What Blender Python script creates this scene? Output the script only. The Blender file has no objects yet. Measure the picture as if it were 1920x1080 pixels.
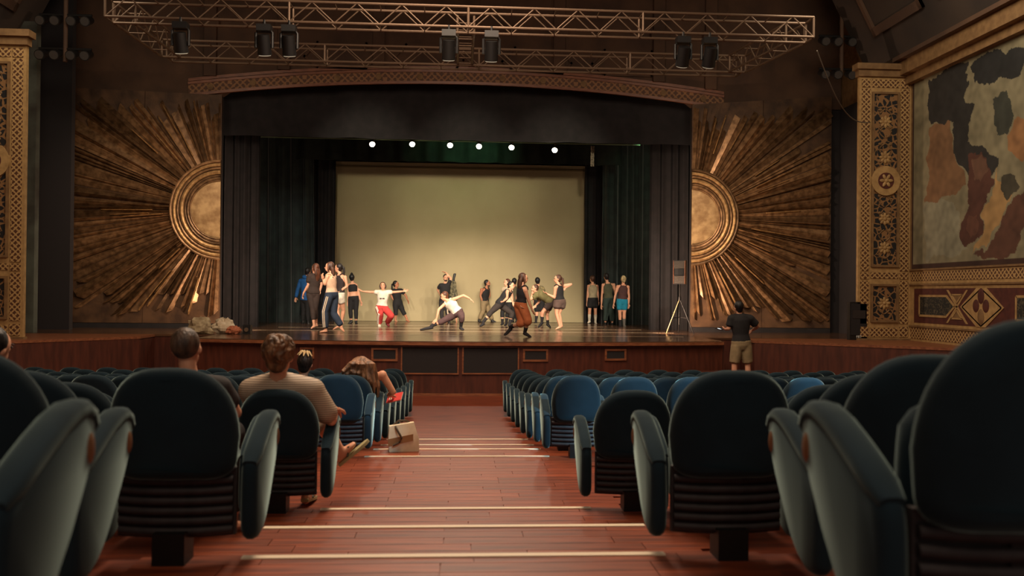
import bpy, math, random
from mathutils import Vector, Matrix, Quaternion
random.seed(7)
PI = math.pi
scene = bpy.context.scene
COL = scene.collection

# ---------------------------------------------------------------- camera
FPX = 1600.0
CAMZ = 2.237
yaw = math.atan(99 / FPX); pit = math.atan(9 / FPX); rol = 0.0100
_f = Vector((math.sin(yaw) * math.cos(pit), math.cos(yaw) * math.cos(pit), math.sin(pit)))
_r0 = Vector((math.cos(yaw), -math.sin(yaw), 0)); _u0 = _r0.cross(_f)
_r = _r0 * math.cos(rol) + _u0 * math.sin(rol)
_u = _u0 * math.cos(rol) - _r0 * math.sin(rol)
CAM = Vector((0, 0, CAMZ))
cd = bpy.data.cameras.new('camera'); cam = bpy.data.objects.new('camera', cd); COL.objects.link(cam)
cd.sensor_width = 36; cd.lens = 36 * FPX / 1920; cd.clip_end = 200; cd.clip_start = 0.05
m = Matrix((( _r.x, _u.x, -_f.x, 0), (_r.y, _u.y, -_f.y, 0), (_r.z, _u.z, -_f.z, CAMZ), (0, 0, 0, 1)))
cam.matrix_world = m
cd.dof.use_dof = True; cd.dof.focus_distance = 20.0; cd.dof.aperture_fstop = 2.4
scene.camera = cam

def P(px, py, D):
    """world point on the plane y = D that the photograph shows at a pixel of the 1920x1080 frame"""
    d = _f + _r * ((px - 960) / FPX) + _u * ((540 - py) / FPX)
    return CAM + d * (D / d.y)

# ---------------------------------------------------------------- world, exposure, lights
scene.view_settings.view_transform = 'Standard'
scene.view_settings.look = 'None'
scene.view_settings.gamma = 1.0
scene.view_settings.use_curve_mapping = False
scene.view_settings.exposure = 0.55
w = bpy.data.worlds.new('world'); scene.world = w; w.use_nodes = True
w.node_tree.nodes['Background'].inputs[0].default_value = (1.0, 0.80, 0.66, 1)
w.node_tree.nodes['Background'].inputs[1].default_value = 0.16

def lamp(kind, name, loc, tgt, energy, color, size=0.3, angle=60, blend=0.6, sy=None):
    d = bpy.data.lights.new(name, kind); o = bpy.data.objects.new(name, d); COL.objects.link(o)
    d.energy = energy; d.color = color
    if kind == 'SPOT': d.spot_size = math.radians(angle); d.spot_blend = blend; d.shadow_soft_size = size
    elif kind == 'AREA':
        d.size = size
        if sy: d.shape = 'RECTANGLE'; d.size_y = sy
    else: d.shadow_soft_size = size
    o.location = loc
    o.rotation_euler = (Vector(tgt) - Vector(loc)).to_track_quat('-Z', 'Y').to_euler()
    return o
WARM = (1.0, 0.74, 0.50); WHITE = (1.0, 0.86, 0.68)
# spots of the truss, aimed at the dancers
for i, x in enumerate((-5.0, -2.6, -0.6, 1.4, 3.6, 5.4)):
    lamp('SPOT', 'truss_spot', (x, 16.3, 6.85), (x * 0.55, 25.5, 1.6), 1550, WHITE, 0.12, 44, 0.7)
# unseen spots added at the front truss to brighten the screen
for x in (-3.2, 0.2, 3.4):
    lamp('SPOT', 'screen_fill_spot', (x, 16.3, 6.85), (x * 0.7, 30.9, 5.3), 1150, (1.0, 0.86, 0.62), 0.12, 26, 1.0)
# green worklight on the batten
lamp('SPOT', 'green_worklight', (0.6, 26.2, 6.75), (0.3, 28.0, 6.95), 60, (0.35, 1.0, 0.45), 0.1, 100, 1.0)
lamp('SPOT', 'wing_worklight', (5.6, 25.6, 6.9), (5.9, 27.0, 6.0), 30, (0.45, 1.0, 0.6), 0.1, 90, 0.8)
lamp('SPOT', 'wing_worklight', (-4.2, 24.9, 6.6), (-5.6, 27.2, 3.5), 60, (0.6, 0.95, 0.9), 0.1, 80, 0.8)
# warm lamps at the proscenium that rake over the gilded sunbursts
for s in (-1, 1):
    lamp('SPOT', 'sunburst_lamp', (s * 4.9, 22.3, 1.5), (s * 7.6, 23.8, 3.0), 230 if s < 0 else 560, (1.0, 0.68, 0.46), 0.1, 130, 1.0)
    lamp('SPOT', 'sunburst_top_fill', (s * 5.5, 19.6, 6.9), (s * 8.2, 23.8, 4.2), 430, (1.0, 0.74, 0.52), 0.15, 75, 1.0)  # unseen overhead fill, added to brighten the outer rays
# house lights under the ceiling over the aisle, and one over each side wall
lamp('AREA', 'house_light', (0, 10.5, 9.5), (0, 10.2, 0), 820, (1.0, 0.76, 0.55), 3.0, sy=9.0)
lamp('AREA', 'house_light', (0, -1.0, 8.5), (0, 9.0, 0.6), 75, (1.0, 0.76, 0.55), 3.0)
lamp('SPOT', 'arch_fill_light', (0, 13.0, 10.6), (0, 23.5, 8.9), 210, (1.0, 0.70, 0.50), 0.3, 110, 1.0)  # unseen fill spot, added to lift the wall above the arch
lamp('AREA', 'house_light', (7.5, 15.0, 9.0), (10.6, 18.8, 3.5), 95, (1.0, 0.84, 0.62), 2.0)
lamp('AREA', 'house_light', (-7.5, 16.0, 9.0), (-10.4, 20.2, 3.5), 62, (1.0, 0.84, 0.62), 2.0)
# narrow house spots that catch a few seats of the stalls
lamp('SPOT', 'stalls_spot', (6.5, 3.2, 6.8), (1.9, 9.0, 1.2), 5200, (0.45, 0.80, 1.0), 0.1, 13, 1.0)
lamp('SPOT', 'stalls_spot', (9.0, 4.4, 6.8), (3.65, 9.0, 1.25), 6500, (0.45, 0.80, 1.0), 0.1, 9, 1.0)
lamp('SPOT', 'stalls_spot', (2.5, 3.5, 7.5), (-1.3, 9.3, 1.0), 1800, (0.45, 0.80, 1.0), 0.1, 11, 1.0)

# ---------------------------------------------------------------- helpers
class MB:
    def __init__(s): s.v = []; s.f = []
    def add(s, vs, fs):
        b = len(s.v); s.v += [Vector(p) for p in vs]; s.f += [[b + i for i in f] for f in fs]; return s
    def box(s, x0, x1, y0, y1, z0, z1):
        return s.add([(x0,y0,z0),(x1,y0,z0),(x1,y1,z0),(x0,y1,z0),(x0,y0,z1),(x1,y0,z1),(x1,y1,z1),(x0,y1,z1)],
                     [(3,2,1,0),(4,5,6,7),(0,1,5,4),(1,2,6,5),(2,3,7,6),(3,0,4,7)])
    def loft(s, rings, cap=True):
        n = len(rings[0]); b = len(s.v)
        for r in rings: s.v += [Vector(p) for p in r]
        for k in range(len(rings) - 1):
            for i in range(n):
                j = (i + 1) % n
                s.f.append([b + k*n + i, b + k*n + j, b + (k+1)*n + j, b + (k+1)*n + i])
        if cap:
            s.f.append([b + i for i in reversed(range(n))]); s.f.append([b + (len(rings)-1)*n + i for i in range(n)])
        return s
    def ell(s, c, u, v, n):      # ring helper
        return [c + u * math.cos(2*PI*i/n) + v * math.sin(2*PI*i/n) for i in range(n)]
    def tube(s, p0, p1, r0, r1=None, n=10, caps=0):
        """tapered tube; caps=1 adds rounded ends"""
        p0 = Vector(p0); p1 = Vector(p1); r1 = r0 if r1 is None else r1
        t = (p1 - p0)
        if t.length < 1e-6: t = Vector((0,0,1e-4))
        t = t.normalized(); a = Vector((0,0,1)) if abs(t.z) < 0.9 else Vector((1,0,0))
        u = t.cross(a).normalized(); v = t.cross(u)
        R = []
        if caps:
            for k in (80, 55, 28): R.append(s.ell(p0 - t*r0*math.sin(math.radians(k)), u*r0*math.cos(math.radians(k)), v*r0*math.cos(math.radians(k)), n))
        R.append(s.ell(p0, u*r0, v*r0, n)); R.append(s.ell(p1, u*r1, v*r1, n))
        if caps:
            for k in (28, 55, 80): R.append(s.ell(p1 + t*r1*math.sin(math.radians(k)), u*r1*math.cos(math.radians(k)), v*r1*math.cos(math.radians(k)), n))
        return s.loft(R)
    def path(s, pts, rad, n=8):
        pts = [Vector(p) for p in pts]; R = []
        for i, p in enumerate(pts):
            t = (pts[min(i+1, len(pts)-1)] - pts[max(i-1, 0)]).normalized()
            a = Vector((0,0,1)) if abs(t.z) < 0.9 else Vector((1,0,0))
            u = t.cross(a).normalized(); v = t.cross(u); r = rad[i] if isinstance(rad, (list, tuple)) else rad
            R.append(s.ell(p, u*r, v*r, n))
        return s.loft(R)
    def ball(s, c, a, b=None, d=None, n=14, m=9):
        """ellipsoid with axis vectors a,b,d (or radii)"""
        c = Vector(c)
        if b is None: b = a; d = a
        if not isinstance(a, Vector): a = Vector((a,0,0)); b = Vector((0,b,0)); d = Vector((0,0,d))
        if a.cross(b).dot(d) < 0: a = -a
        R = []
        for k in range(m):
            t = -PI/2 + PI*(k + 0.35)/(m - 1 + 0.7)
            R.append(s.ell(c + d*math.sin(t), a*math.cos(t), b*math.cos(t), n))
        return s.loft(R)
    def prism(s, poly, fn, d0, d1, inset=0.0, bev=0.0):
        """poly: 2-D outline; fn(a,b,d)->point; depth d0..d1, rim bevelled by `inset`"""
        cx = sum(p[0] for p in poly)/len(poly); cy = sum(p[1] for p in poly)/len(poly)
        def ins(k):
            o = []
            for a, b in poly:
                L = math.hypot(a-cx, b-cy) or 1; q = max(0, 1 - k/L); o.append((cx+(a-cx)*q, cy+(b-cy)*q))
            return o
        if inset: lay = [(d0, inset), (d0 + (d1-d0)*bev*0.35, inset*0.35), (d0 + (d1-d0)*bev, 0), (d1 - (d1-d0)*bev, 0), (d1 - (d1-d0)*bev*0.35, inset*0.35), (d1, inset)]
        else: lay = [(d0, 0), (d1, 0)]
        return s.loft([[fn(a, b, d) for a, b in ins(k)] for d, k in lay])
    def mesh(s, name, smooth=True, ang=40):
        me = bpy.data.meshes.new(name); me.from_pydata([tuple(p) for p in s.v], [], s.f); me.update()
        import bmesh
        bm = bmesh.new(); bm.from_mesh(me); bmesh.ops.recalc_face_normals(bm, faces=bm.faces[:]); bm.to_mesh(me); bm.free()
        if smooth:
            me.shade_smooth(); me.set_sharp_from_angle(angle=math.radians(ang))
        return me
    def build(s, name, mat, parent=None, **k):
        return link(name, s.mesh(name, **k), mat, parent)

def link(name, me, mat=None, parent=None, loc=None):
    o = bpy.data.objects.new(name, me); COL.objects.link(o)
    if mat is not None:
        if not me.materials: me.materials.append(mat)
    if parent is not None: o.parent = parent
    if loc is not None: o.location = loc
    return o
def tag(o, label=None, cat=None, group=None, kind=None):
    if label: o['label'] = label
    if cat: o['category'] = cat
    if group: o['group'] = group
    if kind: o['kind'] = kind
    return o
def empty(name, loc=(0,0,0), label=None, cat=None, group=None, kind=None, rz=0):
    o = bpy.data.objects.new(name, None); COL.objects.link(o); o.location = loc; o.rotation_euler = (0,0,rz); o.empty_display_size = 0.2
    return tag(o, label, cat, group, kind)
ORD = ['first','second','third','fourth','fifth','sixth','seventh','eighth','ninth','tenth','eleventh','twelfth','thirteenth']

def lin(c):
    def g(x): x /= 255.0; return x/12.92 if x <= 0.04045 else ((x+0.055)/1.055)**2.4
    return (g(c[0]), g(c[1]), g(c[2]), 1)
MATS = {}
def mat(name, col, rough=0.6, metal=0.0, col2=None, scale=6.0, bump=0.0, bscale=40.0, sheen=0.0, spec=0.5, emit=None, estr=0.0, stretch=(1,1,1), rand=0.0, detail=4.0, lo=0.35, hi=0.65, sheent=None, coat=0.0):
    """principled material; colours in 0-255 sRGB; noise mixes col and col2; rand = brightness spread per object"""
    if name in MATS: return MATS[name]
    M = bpy.data.materials.new(name); M.use_nodes = True; nt = M.node_tree; N = nt.nodes; L = nt.links
    b = N['Principled BSDF']; b.inputs['Roughness'].default_value = rough; b.inputs['Metallic'].default_value = metal
    b.inputs['Base Color'].default_value = lin(col); b.inputs['Specular IOR Level'].default_value = spec
    if sheen:
        b.inputs['Sheen Weight'].default_value = sheen; b.inputs['Sheen Roughness'].default_value = 0.35
        if sheent: b.inputs['Sheen Tint'].default_value = lin(sheent)
    if coat: b.inputs['Coat Weight'].default_value = coat; b.inputs['Coat Roughness'].default_value = 0.15
    tc = N.new('ShaderNodeTexCoord'); mp = N.new('ShaderNodeMapping'); L.new(tc.outputs['Object'], mp.inputs[0]); mp.inputs['Scale'].default_value = stretch
    out = None
    if col2:
        nz = N.new('ShaderNodeTexNoise'); nz.inputs['Scale'].default_value = scale; nz.inputs['Detail'].default_value = detail
        L.new(mp.outputs[0], nz.inputs['Vector'])
        cr = N.new('ShaderNodeValToRGB'); cr.color_ramp.elements[0].color = lin(col); cr.color_ramp.elements[1].color = lin(col2)
        cr.color_ramp.elements[0].position = lo; cr.color_ramp.elements[1].position = hi
        L.new(nz.outputs['Fac'], cr.inputs[0]); out = cr.outputs[0]
    if rand:
        oi = N.new('ShaderNodeObjectInfo'); mr = N.new('ShaderNodeMapRange'); mr.inputs[3].default_value = 1 - rand; mr.inputs[4].default_value = 1 + rand
        L.new(oi.outputs['Random'], mr.inputs[0])
        mx = N.new('ShaderNodeVectorMath'); mx.operation = 'SCALE'
        if out: L.new(out, mx.inputs[0])
        else: mx.inputs[0].default_value = lin(col)[:3]
        L.new(mr.outputs[0], mx.inputs['Scale']); out = mx.outputs[0]
    if out: L.new(out, b.inputs['Base Color'])
    if bump:
        n2 = N.new('ShaderNodeTexNoise'); n2.inputs['Scale'].default_value = bscale; n2.inputs['Detail'].default_value = 3
        L.new(mp.outputs[0], n2.inputs['Vector'])
        bp = N.new('ShaderNodeBump'); bp.inputs['Strength'].default_value = bump; bp.inputs['Distance'].default_value = 0.02
        L.new(n2.outputs['Fac'], bp.inputs['Height']); L.new(bp.outputs[0], b.inputs['Normal'])
    if emit:
        b.inputs['Emission Color'].default_value = lin(emit); b.inputs['Emission Strength'].default_value = estr
    MATS[name] = M; return M

def pattern_mat(name, ground, fig, kind, k=14.0, rough=0.6, thr=0.15, axes='xz'):
    """two-colour inlay pattern on the object's own coordinates: lattice, scroll or stripe"""
    M = bpy.data.materials.new(name); M.use_nodes = True; nt = M.node_tree; N = nt.nodes; L = nt.links
    b = N['Principled BSDF']; b.inputs['Roughness'].default_value = rough
    tc = N.new('ShaderNodeTexCoord'); sx = N.new('ShaderNodeSeparateXYZ'); L.new(tc.outputs['Object'], sx.inputs[0])
    A = sx.outputs[{'x':0,'y':1,'z':2}[axes[0]]]; B = sx.outputs[{'x':0,'y':1,'z':2}[axes[1]]]
    def math_(op, a, bb=None):
        n = N.new('ShaderNodeMath'); n.operation = op
        for i, q in enumerate((a, bb)):
            if q is None: continue
            if isinstance(q, (int, float)): n.inputs[i].default_value = q
            else: L.new(q, n.inputs[i])
        return n.outputs[0]
    if kind == 'lattice':
        d1 = math_('SINE', math_('MULTIPLY', math_('ADD', A, B), k)); d2 = math_('SINE', math_('MULTIPLY', math_('SUBTRACT', A, B), k))
        pr = math_('MULTIPLY', d1, d2)
        fine = math_('MULTIPLY', math_('SINE', math_('MULTIPLY', A, k*2.83)), math_('SINE', math_('MULTIPLY', B, k*2.83)))
        fac = math_('GREATER_THAN', math_('ADD', math_('ABSOLUTE', pr), math_('MULTIPLY', fine, 0.35)), thr)
    elif kind == 'stripe':
        fac = math_('GREATER_THAN', math_('SINE', math_('MULTIPLY', B, k)), thr)
    else:
        vo = N.new('ShaderNodeTexVoronoi'); vo.inputs['Scale'].default_value = k; vo.feature = 'DISTANCE_TO_EDGE'; L.new(tc.outputs['Object'], vo.inputs['Vector'])
        nz = N.new('ShaderNodeTexNoise'); nz.inputs['Scale'].default_value = k*0.8; L.new(tc.outputs['Object'], nz.inputs['Vector'])
        fac = math_('LESS_THAN', math_('ADD', vo.outputs['Distance'], math_('MULTIPLY', math_('SUBTRACT', nz.outputs['Fac'], 0.5), 0.5)), thr)
    mx = N.new('ShaderNodeMix'); mx.data_type = 'RGBA'
    L.new(fac, mx.inputs[0]); mx.inputs[6].default_value = lin(ground); mx.inputs[7].default_value = lin(fig)
    L.new(mx.outputs[2], b.inputs['Base Color']); MATS[name] = M; return M

M_VELVET = mat('teal_velvet', (27,44,54), 0.95, col2=(20,34,42), scale=3, sheen=0.8, sheent=(170,196,192), spec=0.2, rand=0.12)
M_RIB = mat('seat_rib_fabric', (50,44,46), 0.65, col2=(38,33,35), scale=20, spec=0.4)
M_STEEL = mat('black_steel', (22,20,20), 0.5, 0.3)
M_ARMWOOD = mat('arm_inlay', (120,86,60), 0.5)
M_PLANK = mat('aisle_plank', (150,72,40), 0.40, col2=(104,46,26), scale=2.2, stretch=(1.0,9,9), rand=0.22, bump=0.05, bscale=30, spec=0.5)
M_FLOOR = mat('aisle_floor', (140,66,38), 0.40, col2=(94,40,24), scale=1.8, stretch=(0.9,9,9), bump=0.04, bscale=30)
M_STRIP = mat('nosing_strip', (226,206,178), 0.5, rand=0.05)
M_STAGEFRONT = mat('stage_front_wood', (92,46,32), 0.45, col2=(70,34,24), scale=2.0, stretch=(6,6,0.8), bump=0.03)
M_TRIMWOOD = mat('stage_trim_wood', (150,92,60), 0.4, col2=(118,68,44), scale=4, stretch=(1,6,6))
M_BORD = mat('green_lit_border', (36,42,36), 0.9, col2=(24,28,26), scale=3)  # black drape; the green light falling on it is mixed into its colour
M_GRILLE = mat('black_grille', (34,29,30), 0.8, bump=0.4, bscale=160)
M_STAGE = mat('stage_floor', (96,68,48), 0.19, col2=(76,52,38), scale=1.5, stretch=(0.7,6,1), bump=0.015, bscale=8, spec=0.9)
M_TAPE = mat('stage_tape', (200,180,150), 0.4)
M_BLACK = mat('black_drape', (36,32,34), 0.9, col2=(27,25,27), scale=4)
M_TEALDRAPE = mat('dark_green_drape', (44,54,52), 0.85, col2=(32,38,38), scale=3, sheen=0.3)
M_SCREEN = mat('screen_cloth', (176,160,124), 0.85, col2=(168,152,116), scale=0.7, bump=0.02, bscale=6)
M_GILT = mat('gilt_ray', (150,116,82), 0.4, 0.5, col2=(98,72,48), scale=7, bump=0.10, bscale=30, rand=0.45)
M_GILTB = mat('gilt_ground', (104,76,52), 0.6, 0.15, col2=(68,48,34), scale=2.4, bump=0.2, bscale=18)
M_GILTL = mat('gilt_bright', (206,166,112), 0.4, 0.5, col2=(150,112,72), scale=9, bump=0.2, rand=0.15)
M_BED = mat('ring_bed_dark', (58,42,30), 0.6)
M_DISC = mat('gilt_disc', (196,164,118), 0.5, 0.2, col2=(150,118,80), scale=5, bump=0.1)
M_TRUSS = mat('truss_aluminium', (118,96,78), 0.5, 0.4)
M_FIX = mat('fixture_black', (20,18,18), 0.5)
M_LENS = mat('lens_glass', (230,220,205), 0.15, emit=(255,236,200), estr=0.25)
M_BULB = mat('lit_bulb', (255,245,225), 0.3, emit=(255,238,205), estr=14)
M_GOLD = mat('painted_gold', (186,150,98), 0.65, col2=(160,126,80), scale=8)
M_OCHRE = mat('painted_ochre', (140,108,70), 0.7, col2=(118,88,56), scale=6)
M_MAROON = mat('painted_maroon', (92,44,34), 0.7, col2=(74,34,28), scale=8)
M_STONE = mat('brown_plaster', (96,70,52), 0.8, col2=(74,54,42), scale=1.2)
M_DARKPL = mat('dark_plaster', (64,52,44), 0.85, col2=(48,40,36), scale=0.8)
M_DKWALL = mat('wing_dark', (38,34,36), 0.9)
M_CEIL = mat('ceiling_dark', (58,46,40), 0.85, col2=(44,36,32), scale=0.5)
M_LATTICE = pattern_mat('lattice_band', (186,150,98), (88,54,34), 'lattice', 26.0, thr=0.42)
M_LATTICEY = pattern_mat('lattice_band_side', (186,150,98), (88,54,34), 'lattice', 26.0, thr=0.42, axes='yz')
M_SCROLL = pattern_mat('scroll_panel', (30,30,32), (142,104,66), 'scroll', 7.0, thr=0.10)
M_ARCHBAND = pattern_mat('arch_band', (150,106,68), (92,58,38), 'lattice', 17.0, thr=0.40)
M_CABLE = mat('cable', (120,112,100), 0.7)
# ================================================================ floor: raked treads, planks, nosing strips
ROWS = [(2.0,.915,0),(2.95,1.065,1),(3.97,1.226,0),(5.08,1.396,1),(6.19,1.57,0),
        (9.03,1.74,0),(9.97,1.836,0),(10.9,1.94,0),(11.8,2.024,0),(12.7,2.084,0),(13.6,2.145,0),(14.5,2.19,0),(15.4,2.237,0)]
def FZ(k): return CAMZ - ROWS[k][1]
floor = empty('floor', (0,0,0), 'dark reddish wooden auditorium floor stepping down towards the stage', None, None, 'structure')
prev = -2.5
def plank_mesh(L, Wd):
    return MB().box(0, L, 0, Wd, 0, 0.012).mesh('plank', smooth=False)
PL = {}
for k, (D, H, off) in enumerate(ROWS + [(20.8, 2.237, 0)]):
    z = CAMZ - H
    t = MB().box(-11, 11, prev, D, z - 0.5, z).build('tread', M_FLOOR, floor, smooth=False)
    if 1 <= k <= 6:
        n = max(1, int(round((D - prev) / 0.13))); wd = (D - prev) / n
        for j in range(n):
            x = -1.42; first = random.choice((0.4, 0.7, 1.0, 0.55, 0.85))
            while x < 1.40:
                L = first if first else 0.95; first = None
                L = min(L, 1.42 - x)
                if L < 0.12: break
                key = (round(L, 2), round(wd, 3))
                if key not in PL: PL[key] = plank_mesh(key[0] - 0.004, key[1] - 0.004)
                link('plank', PL[key], M_PLANK, t, (x, prev + j * wd, z))
                x += L
    if 2 <= k <= 8:
        xe = 1.12 if off else 0.97
        zz = z + (0.012 if k <= 6 else 0)
        MB().box(-xe, xe, D - 0.052, D - 0.006, zz, zz + 0.006).build('nosing_strip', M_STRIP, t, smooth=False)
    prev = D

# ================================================================ stage
SZ = CAMZ - 1.061
def lip(X): return 18.42 + 0.021 * X * X
stage = empty('stage', (0, 19, 0), 'wide raised stage with glossy dark wooden floor and curved front', 'stage', None, 'structure')
def rel(mb, o):
    for p in mb.v: p -= o.location
    return mb
xs = [-5.75 + i * (11.8) / 28 for i in range(29)]
front = [(x, lip(x)) for x in xs]
poly = front + [(6.05, 20.7), (11.2, 20.7), (11.2, 32.2), (-11.2, 32.2), (-11.2, 20.7), (-5.75, 20.7)]
deck = rel(MB().loft([[Vector((a, b, SZ - 0.05)) for a, b in poly], [Vector((a, b, SZ)) for a, b in poly]]), stage).build('stage_floor', M_STAGE, stage, ang=20)
# moulded lip, then the panelled front set back beneath it
def ribbon(pts, d0, d1, z0, z1):
    mb = MB(); R = []
    for a, b in pts: R.append([Vector((a, b + d0, z0)), Vector((a, b + d1, z0)), Vector((a, b + d1, z1)), Vector((a, b + d0, z1))])
    return mb.loft(R)
rel(ribbon(front, -0.03, 0.10, SZ - 0.085, SZ - 0.02), stage).build('lip_moulding', M_TRIMWOOD, stage)
rel(ribbon(front, 0.03, 0.12, SZ - 0.13, SZ - 0.085), stage).build('lip_moulding', M_STAGEFRONT, stage)
rel(ribbon(front, 0.08, 0.30, 0.0, SZ - 0.13), stage).build('front_panel', M_STAGEFRONT, stage)
rel(ribbon(front, 0.06, 0.10, 0.0, 0.05), stage).build('base_moulding', M_TRIMWOOD, stage)
rel(MB().box(-11.2, -5.8, 20.72, 20.9, 0, SZ - 0.05), stage).build('side_panel', M_STAGEFRONT, stage)
rel(MB().box(6.1, 11.2, 20.72, 20.9, 0, SZ - 0.05), stage).build('side_panel', M_STAGEFRONT, stage)
rel(MB().box(-5.8, -5.7, 19.2, 20.8, 0, SZ - 0.05), stage).build('cheek_panel', M_STAGEFRONT, stage)
rel(MB().box(6.0, 6.1, 19.3, 20.8, 0, SZ - 0.05), stage).build('cheek_panel', M_STAGEFRONT, stage)
def front_inset(px0, px1, py0, py1, name, fw=0.05):
    Dm = lip(P((px0+px1)/2, 660, 18.6).x) + 0.08
    a = P(px0, py1, Dm); b = P(px1, py0, Dm)
    slope = 2 * 0.021 * (a.x + b.x) / 2
    def q(x, z, d): return Vector((x, Dm + slope * (x - (a.x+b.x)/2) + d, z))
    mb = MB()
    g = rel(MB().loft([[q(a.x, a.z, dd), q(b.x, a.z, dd), q(b.x, b.z, dd), q(a.x, b.z, dd)] for dd in (-0.012, 0.05)]), stage).build(name, M_GRILLE, stage, smooth=False)
    fr = MB()
    for x0, x1, z0, z1 in ((a.x-fw, b.x+fw, b.z, b.z+fw), (a.x-fw, b.x+fw, a.z-fw, a.z), (a.x-fw, a.x, a.z, b.z), (b.x, b.x+fw, a.z, b.z)):
        fr.loft([[q(x0, z0, dd), q(x1, z0, dd), q(x1, z1, dd), q(x0, z1, dd)] for dd in (-0.03, 0.04)])
    f = MB(); f.v = [p - stage.location for p in fr.v]; f.f = fr.f
    f.build('frame', M_TRIMWOOD, stage, smooth=False)
for a in ((754, 858, 651, 699, 'speaker_grille'), (869, 971, 651, 699, 'speaker_grille'), (700, 742, 656, 673, 'vent'), (984, 1024, 658, 674, 'vent'), (1137, 1171, 658, 672, 'vent'), (566, 586, 655, 668, 'vent')):
    front_inset(*a, fw=0.03 if a[4] == 'speaker_grille' else 0.045)
# tape lines on the dance floor
for D0, x0, x1 in ((21.0, -3.4, 5.6), (23.1, -5.6, 5.9), (25.0, -5.2, 5.4), (27.0, -4.4, 4.6)):
    rel(MB().box(x0, x1, D0, D0 + 0.05, SZ, SZ + 0.002), stage).build('floor_tape', M_TAPE, stage, smooth=False)
# side podiums
for name, pts, lab in (('podium', [(-7.2,19.75),(-8.85,17.9),(-11.2,15.4),(-11.2,20.7),(-7.2,20.7)], 'reddish wooden side podium below the ornate pilaster beside the seated heads'),
                       ('podium', [(6.95,19.7),(6.95,20.7),(11.2,20.7),(11.2,16.7),(10.2,17.4)], 'reddish wooden side podium behind the man in khaki shorts')):
    pb = empty(name, (pts[0][0], pts[0][1], 0), lab, 'podium', None, 'structure')
    rel(MB().loft([[Vector((a,b,0)) for a,b in pts], [Vector((a,b,SZ-0.06)) for a,b in pts]]), pb).build('body', M_STAGEFRONT, pb, smooth=False)
    cx = sum(a for a,b in pts)/len(pts); cy = sum(b for a,b in pts)/len(pts)
    pe = [(cx+(a-cx)*1.012, cy+(b-cy)*1.02) for a,b in pts]
    rel(MB().loft([[Vector((a,b,SZ-0.06)) for a,b in pe], [Vector((a,b,SZ-0.004)) for a,b in pe]]), pb).build('top', M_TRIMWOOD, pb, smooth=False)
# steps beside the stage where the man in khaki shorts stands
st = empty('stage_steps', (5.6, 16.9, 0), 'low dark wooden steps leading up to the stage beside the seats', 'steps', None, 'structure')
for i in range(2):
    rel(MB().box(5.0, 6.3, 16.1 if i == 0 else 17.6, 17.6 if i == 0 else 18.9, 0.001, 0.33 + 0.2 * i), st).build('step', M_STAGEFRONT, st, smooth=False)

# ================================================================ auditorium shell
def struct(name, mb, m, label=None, **k):
    o = mb.build(name, m, None, smooth=k.get('smooth', False)); return tag(o, label, None, None, 'structure')
XR = 11.0
struct('wall_right', MB().box(XR, XR+0.3, -2.5, 24.3, -0.5, 11.5), M_OCHRE, 'ochre painted side wall carrying the mural')
struct('wall_left', MB().box(-11.5, -11.2, -2.5, 24.3, -0.5, 11.5), M_OCHRE, 'ochre painted side wall behind the ornate pilaster')
struct('ceiling', MB().box(-11.5, 11.3, -2.5, 24.3, 11.5, 11.8), M_CEIL, 'dark ceiling above the lighting truss')
struct('wall_proscenium', MB().box(-11.2, -6.62, 24.0, 24.3, 0, 7.6).box(6.62, 11.0, 24.0, 24.3, 0, 7.6), M_DKWALL, 'dark wall behind the gilded sunburst panels')
def archz(x): return 8.07 - 0.0093 * x * x
ax = [-7.5 + 15.0 * i / 40 for i in range(41)]
wx_ = [x for x in ax if abs(x) < 6.61]
top = MB().loft([[Vector((-11.1, d, 7.62))] + [Vector((-6.62, d, 7.62))] + [Vector((x, d, archz(x) + 0.1)) for x in wx_] + [Vector((6.62, d, 7.62)), Vector((10.95, d, 7.62)), Vector((10.95, d, 11.4)), Vector((-11.1, d, 11.4))] for d in (24.0, 24.28)])
wa = struct('wall_arch', top, M_STONE, 'brown plaster wall above the proscenium arch')
ab = empty('proscenium_arch', (0, 23.95, archz(0)), 'shallow curved arch band with small gilded ornament above the stage', 'arch', None, 'structure')
rel(MB().loft([[Vector((x, 23.96, archz(x)+0.07)), Vector((x, 24.0, archz(x)+0.07)), Vector((x, 24.0, archz(x)+0.33)), Vector((x, 23.96, archz(x)+0.33))] for x in ax]), ab).build('ornament_band', M_ARCHBAND, ab)
for o0, o1, y0 in ((0.0, 0.075, 23.925), (0.33, 0.40, 23.93), (0.42, 0.50, 23.95)):
    rel(MB().loft([[Vector((x, y0, archz(x)+o0)), Vector((x, 24.0, archz(x)+o0)), Vector((x, 24.0, archz(x)+o1)), Vector((x, y0, archz(x)+o1))] for x in ax]), ab).build('moulding', M_TRIMWOOD, ab)
for i in range(-6, 7):
    x = i * 1.15
    rel(MB().tube((x, 23.935, archz(x)+0.2), (x, 23.97, archz(x)+0.2), 0.085, n=12), ab).build('boss', M_OCHRE, ab)
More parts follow.
